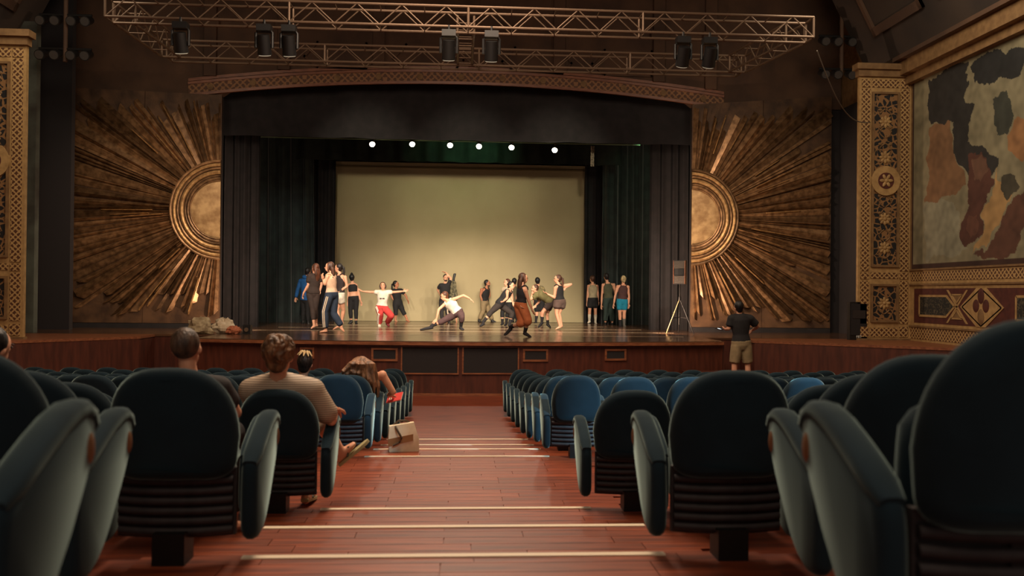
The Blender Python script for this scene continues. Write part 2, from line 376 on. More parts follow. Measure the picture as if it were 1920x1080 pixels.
# raised frames on the wall above the arch
def frame_on(y, pts, wdt, parent, m, depth=0.05):
    n = len(pts)
    for i in range(n):
        a = Vector(pts[i]); b = Vector(pts[(i+1) % n]); t = (b-a).normalized(); nr = Vector((-t.y, t.x))*wdt/2
        q = [a+nr-t*wdt/2, a-nr-t*wdt/2, b-nr+t*wdt/2, b+nr+t*wdt/2]
        MB().loft([[Vector((p.x, y-depth, p.y)) for p in q], [Vector((p.x, y, p.y)) for p in q]]).build('moulding', m, parent, smooth=False)
for x0 in (-4.35, -1.9, 1.15, 3.7):
    frame_on(24.0, [(x0,8.75),(x0+0.35,8.45),(x0+1.7,8.45),(x0+1.95,8.75),(x0+1.7,9.15),(x0+0.35,9.15)], 0.06, wa, M_STONE)
for x in (-6.9, -4.9, -2.3, 0.35, 2.75, 5.6, 7.1):
    MB().box(x-0.16, x+0.16, 23.88, 24.0, archz(x)+0.5, 11.3).box(x-0.24, x+0.24, 23.82, 24.0, 9.5, 9.72).build('pilaster_strip', M_STONE, wa, smooth=False)
# cornice and cove above the side walls
for s, xw in ((1, XR), (-1, -11.2)):
    cv = struct('trim_%d' % (1 if s > 0 else 2), MB().box(min(xw, xw-s*0.35), max(xw, xw-s*0.35), -2, 20.2, 7.62, 7.95), M_OCHRE, 'projecting painted cornice along the top of the side wall')
    for i, (z0, z1, d) in enumerate(((7.42, 7.62, 0.18), (7.95, 8.05, 0.5))):
        MB().box(min(xw, xw-s*d), max(xw, xw-s*d), -2, 20.2, z0, z1).build('moulding', M_OCHRE if i == 0 else M_STONE, cv, smooth=False)
    co = struct('trim_%d' % (3 if s > 0 else 4), MB().loft([[Vector((xw, y, 8.05)), Vector((xw-s*0.5, y, 8.05)), Vector((xw-s*2.2, y, 11.4)), Vector((xw, y, 11.4))] for y in (-2, 21.5)]), M_DARKPL, 'sloping dark plaster cove with coffers above the cornice')
    for y0 in (12.6, 15.4, 18.2):
        for (a0, a1, b0, b1) in ((0, 2.2, 0, .12), (0, 2.2, 1.0, 1.12), (0, .12, 0, 1.1), (2.08, 2.2, 0, 1.1)):
            R = []
            for y in (y0 + a0, y0 + a1):
                R.append([Vector((xw - s*(0.5 + 0.5075*(0.6 + q) - pr), y, 8.05 + 0.6 + q + pr*0.5)) for q, pr in ((b0*1.6, 0), (b1*1.6, 0), (b1*1.6, -0.07), (b0*1.6, -0.07))])
            MB().loft(R).build('coffer_frame', M_STONE, co, smooth=False)

# ================================================================ gilded sunburst panels
def sunburst(s, label):
    cx = 6.55 * s; cz = CAMZ + 2.19; y0 = 23.86
    if s < 0: zt_in, zt_out = P(420, 178, 23.85).z, P(130, 163, 23.85).z; xo = 10.95
    else: zt_in, zt_out = P(1300, 196, 23.85).z, P(1570, 181, 23.85).z; xo = 10.62
    zb = SZ + 0.14
    root = empty('sunburst_panel', (cx, y0, SZ), label, 'panel', 'gilded sunburst panels')
    def add(mb, nm, m, par=root, **k): return rel(mb, root).build(nm, m, par, **k)
    def Q(r, th, d=0.0): return Vector((cx + s * r * math.cos(th), y0 - d, cz + r * math.sin(th)))
    xm = 8.62
    for xa, xb in ((6.56, xm - 0.006), (xm + 0.006, xo)):
        f = lambda x: zt_in + (zt_out - zt_in) * (x - 6.55) / (xo - 6.55)
        add(MB().loft([[Vector((s*xa, d, zb)), Vector((s*xb, d, zb)), Vector((s*xb, d, f(xb))), Vector((s*xa, d, f(xa)))] for d in (y0, y0 + 0.06)]), 'backing_board', M_GILTB, smooth=False)
    add(MB().box(min(s*6.56, s*xo), max(s*6.56, s*xo), y0 + 0.0, y0 + 0.1, SZ, zb - 0.01), 'plinth', M_BLACK, smooth=False)
    rr = random.Random(11 + s)
    n = 66; wts = [rr.choice((0.45, 0.6, 0.9, 1.2, 1.7)) for _ in range(n)]; tot = sum(wts); acc = 0
    for i in range(n):
        th = math.radians(-89.3 + 178.6 * (acc + wts[i]/2) / tot); dth = math.radians(178.6 * wts[i] / tot) * rr.uniform(0.42, 0.5); acc += wts[i]
        c, sn = math.cos(th), math.sin(th)
        L = (xo - 6.55 - 0.02) / c if c > 1e-3 else 99
        zl = (zt_in + (zt_out - zt_in) * 0.4 - cz - 0.06) / sn if sn > 1e-3 else ((zb + 0.03 - cz) / sn if sn < -1e-3 else 99)
        full = min(L, zl)
        vertical = zl < L
        if vertical: r1 = full * rr.choice((0.97, 0.93, 0.86, 0.78, 0.95, 0.9)) - 0.05
        elif abs(math.degrees(th)) > 24 and rr.random() < 0.3: r1 = full * rr.uniform(0.7, 0.92)
        else: r1 = full - 0.05
        r0 = 1.36; h = rr.uniform(0.04, 0.10) + 0.09 * min(wts[i], 1.2) * rr.random(); sk = rr.uniform(-0.7, 0.7)
        tip = rr.uniform(0.1, 0.28) if r1 < full - 0.06 else 0.0
        def sec(r, hh, wf=1.0): return [Q(r, th - dth*wf, 0), Q(r, th - dth*wf, 0.012), Q(r, th + dth*sk, hh), Q(r, th + dth*wf, 0.012), Q(r, th + dth*wf, 0)]
        rings = [sec(r0, h*0.6), sec(r1 - tip, h)]
        if tip: rings.append([Q(r1 - tip*0.9, th - dth, 0), Q(r1 - tip*0.9, th - dth, 0.012), Q(r1 - tip*0.3, th + dth*sk, h*0.9), Q(r1, th + dth, 0.012), Q(r1, th + dth, 0)])
        add(MB().loft(rings), 'ray', M_GILT, smooth=False)
    for i in range(12):                       # brighter short laths lying over the rays
        th = math.radians(rr.uniform(-78, 78)); dth = 0.008; r0 = rr.uniform(1.5, 2.4); r1 = r0 + rr.uniform(0.7, 1.4)
        lim = min((xo - 6.6) / math.cos(th), abs((zt_in - cz - 0.2) / math.sin(th)) if abs(math.sin(th)) > .05 else 99)
        r1 = min(r1, lim - 0.1)
        add(MB().loft([[Q(r, th - dth*2/ max(r,1), 0.0), Q(r, th - dth*2/max(r,1), 0.10), Q(r, th, 0.14), Q(r, th + dth*2/max(r,1), 0.10), Q(r, th + dth*2/max(r,1), 0.0)] for r in (r0, r1 - 0.1)] + [[Q(r1, th - .004, 0.0), Q(r1, th - .004, 0.05), Q(r1, th, 0.06), Q(r1, th + .004, 0.05), Q(r1, th + .004, 0.0)]]), 'ray', M_GILTL, smooth=False)
    for R, tr in ((1.335, 0.042), (1.235, 0.05), (1.14, 0.034), (1.03, 0.062), (0.93, 0.03), (0.86, 0.04), (0.80, 0.018)):
        rings = []
        for k in range(33):
            th = -PI/2 + PI * k / 32
            rings.append([Q(R + tr*math.cos(2*PI*q/8), th, 0.06 + tr*0.9*math.sin(2*PI*q/8) + (1.33-R)*0.05) for q in range(8)])
        add(MB().loft(rings), 'ring_moulding', M_GILTL if tr > 0.045 else M_GILT)
    add(MB().loft([[Q(1.36 if d < 0.05 else 0.80, -PI/2 + PI*k/24, d) for k in range(25)] for d in (0.0, 0.04, 0.05)]), 'ring_bed', M_BED, smooth=False)
    add(MB().loft([[Q(r, -PI/2 + PI*k/24, d) for k in range(25)] for r, d in ((0.80, 0.02), (0.80, 0.055), (0.7, 0.07))]), 'disc', M_DISC, ang=60)
    return root
sunburst(-1, 'tall dark gilded sunburst relief above the crumpled bags')
sunburst(1, 'tall gilded sunburst relief behind the speaker stand and standing man')

# ================================================================ ornate pilasters
def rosette(mb_parent, c, r, n=8, m=M_GOLD, nrm=Vector((0,-1,0)), ux=Vector((1,0,0))):
    mb = MB(); uz = Vector((0,0,1))
    for k in range(n):
        a = 2*PI*k/n; d = ux*math.cos(a) + uz*math.sin(a); e = ux*-math.sin(a) + uz*math.cos(a)
        mb.ball(c + d*r*0.58 + nrm*0.012, d*r*0.42, e*r*0.24, nrm*0.02, n=8, m=5)
    mb.ball(c + nrm*0.02, ux*r*0.3, uz*r*0.3, nrm*0.03, n=10, m=5)
    return mb
def pilaster(x0, x1, D, zb, zt, label, sc=1.0, strip_r=True):
    xc = (x0+x1)/2
    root = empty('pilaster', (xc, D, zb), label, 'pilaster', None, 'structure')
    def add(mb, nm, m, **k): return rel(mb, root).build(nm, m, root, **k)
    add(MB().box(x0, x1, D, D+0.1, zb, zt), 'shaft', M_GOLD, smooth=False)
    H = zt - zb; zz = lambda f: zb + f*H
    wl = 0.21; ins = 0.06
    # lattice strips, both edges, and cross strips
    for a, b in ((x0+ins, x0+ins+wl), (x1-ins-wl, x1-ins)):
        for f0, f1 in ((0.062, 0.225), (0.262, 0.955)):
            add(MB().box(a, b, D-0.015, D, zz(f0), zz(f1)), 'lattice_strip', M_LATTICE, smooth=False)
        for f0, f1 in ((0.012, 0.05), (0.232, 0.256), (0.96, 0.99)):
            add(MB().box(a, b, D-0.02, D, zz(f0), zz(f1)), 'corner_square', M_LATTICE, smooth=False)
    for f0, f1 in ((0.012, 0.046), (0.234, 0.256), (0.96, 0.99)):
        add(MB().box(x0+ins+wl+0.04, x1-ins-wl-0.04, D-0.015, D, zz(f0), zz(f1)), 'lattice_strip', M_LATTICE, smooth=False)
    a, b = x0+ins+wl+0.09, x1-ins-wl-0.09
    for f0, f1, ros in ((0.075, 0.205, (0.14,)), (0.285, 0.935, (0.35, 0.46, 0.695, 0.83))):
        add(MB().box(a, b, D-0.006, D, zz(f0), zz(f1)), 'dark_panel', M_SCROLL, smooth=False)
        for c, d, e, g in ((a-0.05, a, zz(f0)-0.05, zz(f1)+0.05), (b, b+0.05, zz(f0)-0.05, zz(f1)+0.05), (a, b, zz(f0)-0.05, zz(f0)), (a, b, zz(f1), zz(f1)+0.05)):
            add(MB().box(c, d, D-0.05, D, e, g), 'moulding', M_OCHRE, smooth=False)
        for f in ros:
            add(rosette(root, Vector((xc, D-0.006, zz(f))), 0.16), 'rosette', M_GOLD)
        for k in range(int((f1-f0)*H/0.42)):
            z = zz(f0) + 0.3 + k*0.42
            if z > zz(f1) - 0.15: break
            for s in (-1, 1):
                mb = MB().path([(xc + s*(0.02 + 0.13*math.sin(PI*q/6)), D-0.012, z - 0.14 + 0.28*q/6) for q in range(7)], 0.016, 6)
                mb.ball((xc + s*0.13, D-0.012, z + 0.13), 0.05, 0.015, 0.035, n=8, m=5)
                add(mb, 'scroll', M_OCHRE)
    zc = zz(0.605); R = 0.36
    add(MB().tube((xc, D-0.06, zc), (xc, D, zc), R, n=36), 'roundel', M_GOLD, ang=30)
    add(MB().tube((xc, D-0.068, zc), (xc, D-0.02, zc), R*0.55, n=30), 'roundel_centre', M_MAROON, ang=30)
    add(rosette(root, Vector((xc, D-0.068, zc)), R*0.48, 6), 'rosette', M_GOLD)
    add(MB().box(x0-0.05, x1+0.05, D-0.08, D+0.12, zt, zt+0.16).box(x0-0.12, x1+0.12, D-0.16, D+0.14, zt+0.16, zt+0.30), 'capital', M_OCHRE, smooth=False)
    add(MB().box(x0-0.03, x1+0.03, D-0.05, D+0.12, zb-0.04, zb+0.04), 'base', M_OCHRE, smooth=False)
    return root
pilaster(9.68, 10.99, 20.2, SZ, CAMZ+5.35, 'ornate gilded pilaster with roundel beside the wall mural')
pilaster(-10.35, -9.05, 18.35, SZ, CAMZ+5.05, 'ornate gilded pilaster with roundel above the plain wooden podium')
struct('wall_return', MB().box(-11.2, -10.12, 21.0, 21.2, SZ, 8.6), mat('return_mural', (92,98,88), 0.8, col2=(58,54,48), scale=1.4), 'grey green painted wall return beside the pilaster')
struct('wing_gap_panel', MB().box(10.9, 10.98, 20.35, 23.9, SZ, 7.6).box(-11.2, -10.0, 22.6, 22.8, SZ, 11), M_DKWALL, 'dark panel filling the black wing gap beside the sunburst')  # dark panels added to keep the wing gaps black

# ================================================================ mural and inlaid dado of the right wall
def Wp(px, py, X=XR):
    d = _f + _r * ((px - 960) / FPX) + _u * ((540 - py) / FPX); q = CAM + d * (X / d.x); return q.y, q.z
POLY = [((265,120),(460,20),(440,200),(480,260),(450,330),(450,430),(500,450),(600,500),(560,600),(450,600),(380,480),(380,350),(270,330)), ((470,60),(560,0),(760,-60),(720,60),(640,130),(560,120),(480,140)),
        ((570,220),(630,205),(690,300),(640,415),(600,400)), ((640,420),(690,330),(760,300),(760,520),(660,480)), ((270,350),(360,325),(380,480),(445,620),(400,660),(300,715),(250,710)),
        ((250,715),(390,700),(420,800),(440,960),(250,1000)), ((460,500),(520,490),(545,560),(585,600),(560,700),(510,760),(525,870),(480,930),(430,950),(420,900),(440,760),(450,650)),
        ((482,520),(520,505),(540,560),(520,610),(480,600)), ((590,520),(600,600),(680,680),(610,800),(560,900),(470,980),(530,860),(515,760),(580,690)), ((620,580),(690,575),(710,640),(650,700),(615,670)),
        ((760,600),(680,720),(610,800),(600,880),(480,985),(680,960),(760,800)), ((455,780),(490,770),(495,880),(460,900))]
PCOL = [(44,42,40),(38,38,38),(58,60,52),(150,108,70),(124,92,64),(140,136,114),(84,52,42),(104,74,58),(166,132,86),(66,62,50),(92,60,46),(102,66,52)]
POLY = [[Wp(1640 + a*0.3889, 100 + b*0.3889) for a, b in p] for p in POLY]
def inpoly(x, y, p):
    c = False; j = len(p) - 1
    for i in range(len(p)):
        if (p[i][1] > y) != (p[j][1] > y) and x < (p[j][0]-p[i][0])*(y-p[i][1])/(p[j][1]-p[i][1]) + p[i][0]: c = not c
        j = i
    return c
from mathutils import noise as mnoise
ny, nz = 250, 230; y0m, y1m, z0m, z1m = 15.6, 20.12, Wp(1740, 503)[1], 7.42
vs = []; cols = []
for j in range(nz + 1):
    for i in range(ny + 1):
        y = y0m + (y1m-y0m)*i/ny; z = z0m + (z1m-z0m)*j/nz
        vs.append((XR - 0.02, y, z))
        q = mnoise.noise_vector(Vector((y*2.2, z*2.2, 0))); q2 = mnoise.noise_vector(Vector((y*7, z*7, 3)))
        q3 = mnoise.noise_vector(Vector((y*20, z*20, 5))); yy = y + q.x*0.17 + q2.x*0.07 + q3.x*0.02; zz_ = z + q.y*0.17 + q2.y*0.07 + q3.y*0.02
        c = (132, 124, 98)
        for p, k in zip(POLY, PCOL):
            if inpoly(yy, zz_, p): c = k
        f = 1 + 0.28*q2.z + 0.30*q.z
        if j < 6 or i > ny-4: c = (62, 40, 32)
        cols.append(tuple(min(1, v*f) for v in lin(c)[:3]) + (1,))
fs = [(j*(ny+1)+i, (j+1)*(ny+1)+i, (j+1)*(ny+1)+i+1, j*(ny+1)+i+1) for j in range(nz) for i in range(ny)]
me = bpy.data.meshes.new('mural'); me.from_pydata(vs, [], fs); me.update()
at = me.color_attributes.new('paint', 'FLOAT_COLOR', 'POINT')
at.data.foreach_set('color', [v for c in cols for v in c])
MM = bpy.data.materials.new('mural_paint'); MM.use_nodes = True
an = MM.node_tree.nodes.new('ShaderNodeAttribute'); an.attribute_name = 'paint'
MM.node_tree.links.new(an.outputs['Color'], MM.node_tree.nodes['Principled BSDF'].inputs['Base Color']); MM.node_tree.nodes['Principled BSDF'].inputs['Roughness'].default_value = 0.8
mural = link('mural', me, MM); tag(mural, 'large faded wall painting with brown robed shape and dark trees', 'mural')
dado = empty('inlaid_dado', (XR, 18.5, SZ), 'inlaid marble dado with hexagon, crosses and quatrefoil diamond below the mural', 'wall panel', None, 'structure')
def dz(mb, nm, m, **k): return rel(mb, dado).build(nm, m, dado, **k)
def yzpoly(pts, d0, d1): return MB().loft([[Vector((XR - d, a, b)) for a, b in pts] for d in (d0, d1)])
def R2(y0, y1, z0, z1): return [(y0,z0),(y1,z0),(y1,z1),(y0,z1)]
zA = [Wp(1738, q)[1] for q in (640, 616, 610, 537, 530, 505)]
dz(yzpoly(R2(14, 20.2, zA[0]-0.05, zA[5]+0.02), 0, 0.01), 'ground', M_GOLD, smooth=False)
dz(yzpoly(R2(14, 20.15, zA[0]+0.04, zA[1]), 0.01, 0.02), 'lattice_band', M_LATTICEY, smooth=False)
dz(yzpoly(R2(14, 20.15, zA[4]+0.05, zA[5]-0.06), 0.01, 0.02), 'lattice_band', M_LATTICEY, smooth=False)
for z in (zA[1]+0.02, zA[4]-0.06, zA[5]-0.02): dz(yzpoly(R2(14, 20.18, z, z+0.04), 0.01, 0.05), 'moulding', M_OCHRE, smooth=False)
dz(yzpoly(R2(14, 20.0, zA[2]+0.05, zA[3]-0.05), 0.01, 0.016), 'maroon_ground', M_MAROON, smooth=False)
zc = (zA[2]+zA[3])/2; hh = (zA[3]-zA[2])/2 - 0.08
def bars(pts, wd, nm, m):
    for i in range(len(pts)):
        a = Vector(pts[i]); b = Vector(pts[(i+1) % len(pts)]); t = (b-a).normalized(); nr = Vector((-t.y, t.x))*wd/2
        dz(yzpoly([tuple(a+nr), tuple(a-nr), tuple(b-nr), tuple(b+nr)], 0.014, 0.03), nm, m, smooth=False)
for base in (0, -3.55):
    hx = [(19.75+base, zc-hh*.62), (19.75+base, zc+hh*.62), (18.62+base, zc+hh*.62), (18.3+base, zc), (18.62+base, zc-hh*.62)]
    dz(yzpoly(hx, 0.014, 0.022), 'dark_hexagon', pattern_mat('speckled_marble%d' % base, (36,36,34), (92,84,66), 'scroll', 16.0, thr=0.05), smooth=False)
    bars(hx, 0.05, 'inlay_bar', M_GOLD)
    for sgn in (1, -1):
        tri = [(18.42+base, zc+sgn*hh*.7), (18.02+base, zc+sgn*hh*.7), (18.22+base, zc+sgn*hh*.22)]
        dz(yzpoly(tri, 0.014, 0.022), 'inlay_triangle', M_OCHRE, smooth=False); bars(tri, 0.035, 'inlay_bar', M_GOLD)
        dz(yzpoly([(18.62+base, zc+sgn*hh*.98), (18.55+base, zc+sgn*hh*.98), (17.8+base, zc-sgn*hh*.98), (17.87+base, zc-sgn*hh*.98)], 0.014, 0.026), 'inlay_bar', M_GOLD, smooth=False)
    dc = 17.33+base
    dz(yzpoly([(dc+0.75, zc), (dc+.16, zc+hh*1.1), (dc-.16, zc+hh*1.1), (dc-0.75, zc), (dc-.16, zc-hh*1.1), (dc+.16, zc-hh*1.1)], 0.014, 0.03), 'diamond', M_GOLD, smooth=False)
    bars([(dc+0.68, zc), (dc, zc+hh*1.05), (dc-0.68, zc), (dc, zc-hh*1.05)], 0.03, 'inlay_bar', M_OCHRE)
    for a, b in ((0, .24), (0, -.2), (.17, .03), (-.17, .03)):
        dz(MB().ball(Vector((XR-0.03, dc+a, zc+b)), 0.02, 0.115, 0.17 if a == 0 else 0.14, n=14, m=7), 'quatrefoil_lobe', M_MAROON if b >= 0 else M_OCHRE)

# ================================================================ drapes, screen and battens of the stage
def drape(name, x0, x1, D, z0, z1, m, label, folds=6, amp=0.10, group=None, skew=0.0, seed=1):
    rr = random.Random(seed); n = max(24, int(folds*14)); ph = [rr.uniform(0, 6.28) for _ in range(4)]
    ks = [folds*2*PI, folds*2*PI*1.71, folds*2*PI*0.53]
    def yo(u, t): return amp*(math.sin(u*ks[0]+ph[0]) + 0.45*math.sin(u*ks[1]+ph[1]+t*0.7) + 0.5*math.sin(u*ks[2]+ph[2]))
    nz_ = 6; V = []; F = []
    for side in (0, 1):
        for j in range(nz_+1):
            t = j/nz_
            for i in range(n+1):
                u = i/n; V.append((x0 + (x1-x0)*u + skew*(1-t)*u, D + yo(u, t)*(0.75+0.25*(1-t)) + side*0.03, z0 + (z1-z0)*t))
    S = (n+1)*(nz_+1)
    for side in (0, 1):
        for j in range(nz_):
            for i in range(n):
                a = side*S + j*(n+1)+i; q = [a, a+1, a+n+2, a+n+1]; F.append(q if side == 0 else q[::-1])
    for j in range(nz_):
        for i in (0, n): a = j*(n+1)+i; F.append([a, a+n+1, a+n+1+S, a+S])
    for i in range(n):
        for j in (0, nz_): a = j*(n+1)+i; F.append([a, a+1, a+1+S, a+S])
    cx = (x0+x1)/2; mb = MB(); mb.v = [Vector(p) - Vector((cx, D, z0)) for p in V]; mb.f = F
    o = mb.build(name, m, None, ang=80); o.location = (cx, D, z0)
    return tag(o, label, 'curtain', group)
drape('stage_border', -6.9, 6.9, 24.5, 6.60, 8.4, M_BLACK, 'black border drape hanging just behind the proscenium arch', 9, 0.05, seed=3)
drape('stage_border', -5.4, 5.4, 28.3, P(860, 304, 28.3).z, 7.9, M_BORD, 'black border drape with green light in its colour, behind the lit lamps', 14, 0.07, seed=4)
LG = 'stage leg curtains'
drape('leg_curtain', -6.75, -5.75, 25.0, SZ, 8.3, M_BLACK, 'black leg curtain next to the sunburst with crumpled bags', 4, 0.07, LG, seed=5)
drape('leg_curtain', 5.6, 6.75, 25.0, SZ, 8.3, M_BLACK, 'black leg curtain behind the speaker stand', 4, 0.07, LG, seed=6)
drape('leg_curtain', -6.9, -4.95, 28.9, SZ, 7.9, M_TEALDRAPE, 'dark green leg curtain behind the dancer in blue hoodie', 5, 0.11, LG, skew=0.12, seed=7)
drape('leg_curtain', 4.95, 6.7, 29.3, SZ, 7.9, M_TEALDRAPE, 'dark green leg curtain behind the blonde dancer in blue shorts', 6, 0.11, LG, seed=8)
drape('leg_curtain', -6.3, P(628, 450, 29.9).x, 29.9, SZ, 7.9, M_BLACK, 'black leg curtain beside the screen edge behind the ponytail dancers', 6, 0.08, LG, seed=9)
drape('leg_curtain', P(1097, 450, 30.3).x, 6.0, 30.5, SZ, 7.9, M_BLACK, 'black leg curtain beside the screen behind the dancer in grey top', 5, 0.07, LG, seed=10)
struct('wall_back', MB().box(-11.2, 11.2, 31.6, 31.9, SZ, 12), M_DKWALL, 'black rear wall of the stage')
struct('wall_stage_side', MB().box(-11.2, -11.0, 24.3, 31.6, SZ, 12).box(11.0, 11.2, 24.3, 31.6, SZ, 12), M_DKWALL, 'black side wall of the stage house')
struct('ceiling_stage', MB().box(-11.2, 11.2, 24.0, 31.9, 12.0, 12.2), M_DKWALL, 'black grid ceiling of the stage house')
# screen: hanging cloth with a hem that wrinkles near the floor
sx0, sx1, szt = P(628, 450, 30.9).x - 0.3, P(1097, 450, 30.9).x + 0.3, P(860, 307, 30.9).z
V = []; F = []; nx_, nz_ = 60, 40
for side in (0, 1):
    for j in range(nz_+1):
        t = j/nz_
        for i in range(nx_+1):
            u = i/nx_; wr = max(0, 1 - t*7)**2
            V.append((sx0 + (sx1-sx0)*u, 0.05*side - 0.10*wr*(0.5+0.5*math.sin(u*9+t*40)) - 0.15*wr + 0.012*math.sin(t*3+u*5), SZ + 0.01 + (szt-SZ-0.01)*t))
S = (nx_+1)*(nz_+1)
for side in (0, 1):
    for j in range(nz_):
        for i in range(nx_):
            a = side*S + j*(nx_+1)+i; q = [a, a+1, a+nx_+2, a+nx_+1]; F.append(q if side == 0 else q[::-1])
scr = empty('projection_screen', (0, 30.9, SZ), 'large pale olive cloth screen hanging at the back of the stage', 'screen')
mb = MB(); mb.v = [Vector(p) - Vector((0,0,SZ)) for p in V]; mb.f = F; mb.build('cloth', M_SCREEN, scr, ang=80)
MB().box(sx0, sx1, -0.05, 0.0, szt-SZ-0.20, szt-SZ-0.15).build('hem_batten', mat('screen_hem', (120,104,70), 0.8), scr, smooth=False)

# lamp batten
bt = empty('lamp_batten', (0, 26.0, P(861, 262, 26.0).z), 'thin horizontal pipe carrying the row of lit lamps', 'pipe')
z = bt.location.z
a = P(470, 256, 26.0); b = P(1200, 272, 26.0)
MB().tube(a - bt.location, b - bt.location, 0.022, n=8).build('pipe', mat('batten_pipe', (96,112,84), 0.5, 0.4), bt)
for x in (-4, 0, 4): MB().tube((x, 0, 0), (x, 0, 2.6), 0.008, n=6).build('hanging_wire', M_CABLE, bt)
LN = ['beside the left leg curtain', '', '', '', '', 'beside the coiled rope']
for i, (px, py) in enumerate(((698,271),(773,271),(844,273),(898,275),(959,277),(1040,282))):
    c = P(px, py, 25.9); top = Vector((c.x + 0.03, 26.0, a.z + (b.z-a.z)*(c.x-a.x)/(b.x-a.x)))
    lab = 'lit round stage lamp on the batten, %s from the coiled rope' % ORD[5-i]
    o = empty('stage_lamp', top, lab, 'lamp', 'lit lamps on the batten')
    q = c - top; ax_ = Vector((0.1*(1 if i < 3 else -1), -0.75, -0.65)).normalized()
    MB().tube((0,0,0), (0, 0, q.z*0.5), 0.025, n=8).build('hanger', M_TRUSS, o)
    MB().tube(q - ax_*0.22, q - ax_*0.03, 0.05, 0.082, n=16).build('can', M_FIX, o)
    MB().ball(q - ax_*0.02, 0.082, 0.065, 0.082, n=16, m=9).build('bulb', M_BULB, o)
    L = lamp('SPOT', 'lamp_light', c + ax_*0.15, c + ax_*3, 55, WHITE, 0.08, 150, 0.8)
rp = P(1111, 274, 26.0)
ro = MB()
for k in range(5):
    ro.path([rp + Vector((0.05*math.cos(k*1.3+t*0.9) , 0.04*math.sin(k*2.0+t), -0.62*t/6)) for t in range(7)], 0.014, 6)
for p in ro.v: p -= rp
o = ro.build('coiled_rope', mat('rope', (150,140,120), 0.8), None); o.location = rp; tag(o, 'pale bundle of rope hanging from the end of the lamp batten', 'rope')
# ================================================================ theatre seats
def leaf():
    return [(-.02,.10),(.06,.075),(.15,.11),(.25,.19),(.34,.29),(.41,.40),(.45,.50),(.46,.565),(.435,.61),(.385,.62),(.30,.60),(.20,.555),(.10,.50),(.02,.455),(-.025,.42),(-.035,.30),(-.03,.18)]
def smooth_closed(p, it=2):
    for _ in range(it):
        q = []
        for i in range(len(p)):
            a, b = p[i], p[(i+1) % len(p)]
            q += [(a[0]*.75+b[0]*.25, a[1]*.75+b[1]*.25), (a[0]*.25+b[0]*.75, a[1]*.25+b[1]*.75)]
        p = q
    return p
TH = .076
def wing_mesh():
    return MB().prism(smooth_closed(leaf(), 2), lambda a, b, d: Vector((d, a, b)), -TH/2, TH/2, inset=0.035, bev=0.36).mesh('side_wing', ang=75)
def pad_mesh():
    mid = [(-.005,.432),(.05,.462),(.12,.500),(.20,.539),(.28,.573),(.35,.592),(.40,.593),(.432,.575),(.446,.545),(.447,.525)]
    rr_ = [.018,.027,.029,.030,.031,.031,.030,.028,.022,.010]; R = []
    for i, (y, z) in enumerate(mid):
        y0, z0 = mid[max(i-1,0)]; y1, z1 = mid[min(i+1,len(mid)-1)]; L = math.hypot(y1-y0, z1-z0); ny_, nz_ = -(z1-z0)/L, (y1-y0)/L
        hx = (TH/2 + .005) * (.75 if i in (0, len(mid)-1) else 1); ring = []
        for q in range(14):
            c, sn = math.cos(2*PI*q/14), math.sin(2*PI*q/14); c = math.copysign(abs(c)**.7, c); sn = math.copysign(abs(sn)**.7, sn)
            ring.append(Vector((hx*c, y + ny_*rr_[i]*sn, z + nz_*rr_[i]*sn)))
        R.append(ring)
    return MB().loft(R).mesh('arm_pad', ang=75)
def inlay_mesh():
    return MB().ball(Vector((0,0,0)), 0.012, 0.026, 0.045, n=12, m=7).mesh('inlay')
def back_mesh(hw):
    pts = []; N = 44; zb, zt = .365, .872
    for i in range(N):
        t = 2*PI*i/N; c, s = math.cos(t), math.sin(t)
        e = .62 if s > 0 else .30
        x = hw*(abs(c)**.72)*(1 if c >= 0 else -1); zc = .56
        z = zc + ((zt-zc)*(abs(s)**.92) if s >= 0 else -(zc-zb)*(abs(s)**.40))
        if s < 0: x = hw*(0.97 - 0.05*abs(s)) * (1 if c >= 0 else -1) * min(1, abs(c)**.30)
        pts.append((x, z))
    def fn(a, b, d): return Vector((a, d - (b-.365)*.16 - (0.05*(a/hw)**2)*-1, b))
    return MB().prism(pts, fn, -.06, .055, inset=0.05, bev=0.42).mesh('backrest', ang=75)
def rib_mesh():
    return MB().prism(smooth_closed([(-.02,-.0185),(.02,-.0185),(.02,.0185),(-.02,.0185)], 1), lambda a, b, d: Vector((d, a + .05*(d/.26)**2, b)), -.26, .26).mesh('back_slat') if False else \
        MB().loft([[Vector((x, .05*(x/.26)**2 + .017*math.cos(q), .0185*math.sin(q))) for q in (0.4, 1.2, 1.94, 2.74, 3.54, 4.34, 5.08, 5.88)] for x in (-.252,-.2,-.13,-.06,0,.06,.13,.2,.252)]).mesh('back_slat', ang=60)
RZ = [.135 + .0445*i for i in range(6)]
def ribpanel_mesh():
    mb = MB(); r = rib_mesh()
    for z in RZ:
        mb.add([v.co + Vector((0,0,z)) for v in r.vertices], [list(p.vertices) for p in r.polygons])
    return mb.mesh('slat_panel', ang=60)
def panel_mesh():
    return MB().loft([[Vector((x, .05*(x/.27)**2 + d, z)) for d, z in ((.012,.105),(.04,.105),(.04,.41),(.012,.41))] for x in (-.26,-.18,-.09,0,.09,.18,.26)]).mesh('back_panel', ang=50)
def cushion_mesh(up):
    pts = smooth_closed([(-.215,0),(.215,0),(.225,.20),(.19,.40),(-.19,.40),(-.225,.20)], 2)
    if up: return MB().prism(pts, lambda a, b, d: Vector((a, .13 + d + b*.10, .26 + b)), 0, .11, inset=.04, bev=.4).mesh('seat_cushion', ang=75)
    return MB().prism(pts, lambda a, b, d: Vector((a, .07 + b*1.05, .33 + d)), 0, .11, inset=.04, bev=.4).mesh('seat_cushion', ang=75)
def post_mesh():
    return MB().box(-.07, .07, -.06, .075, 0, .14).box(-.05,.05,.0,.20,.12,.34).mesh('pedestal', smooth=False)
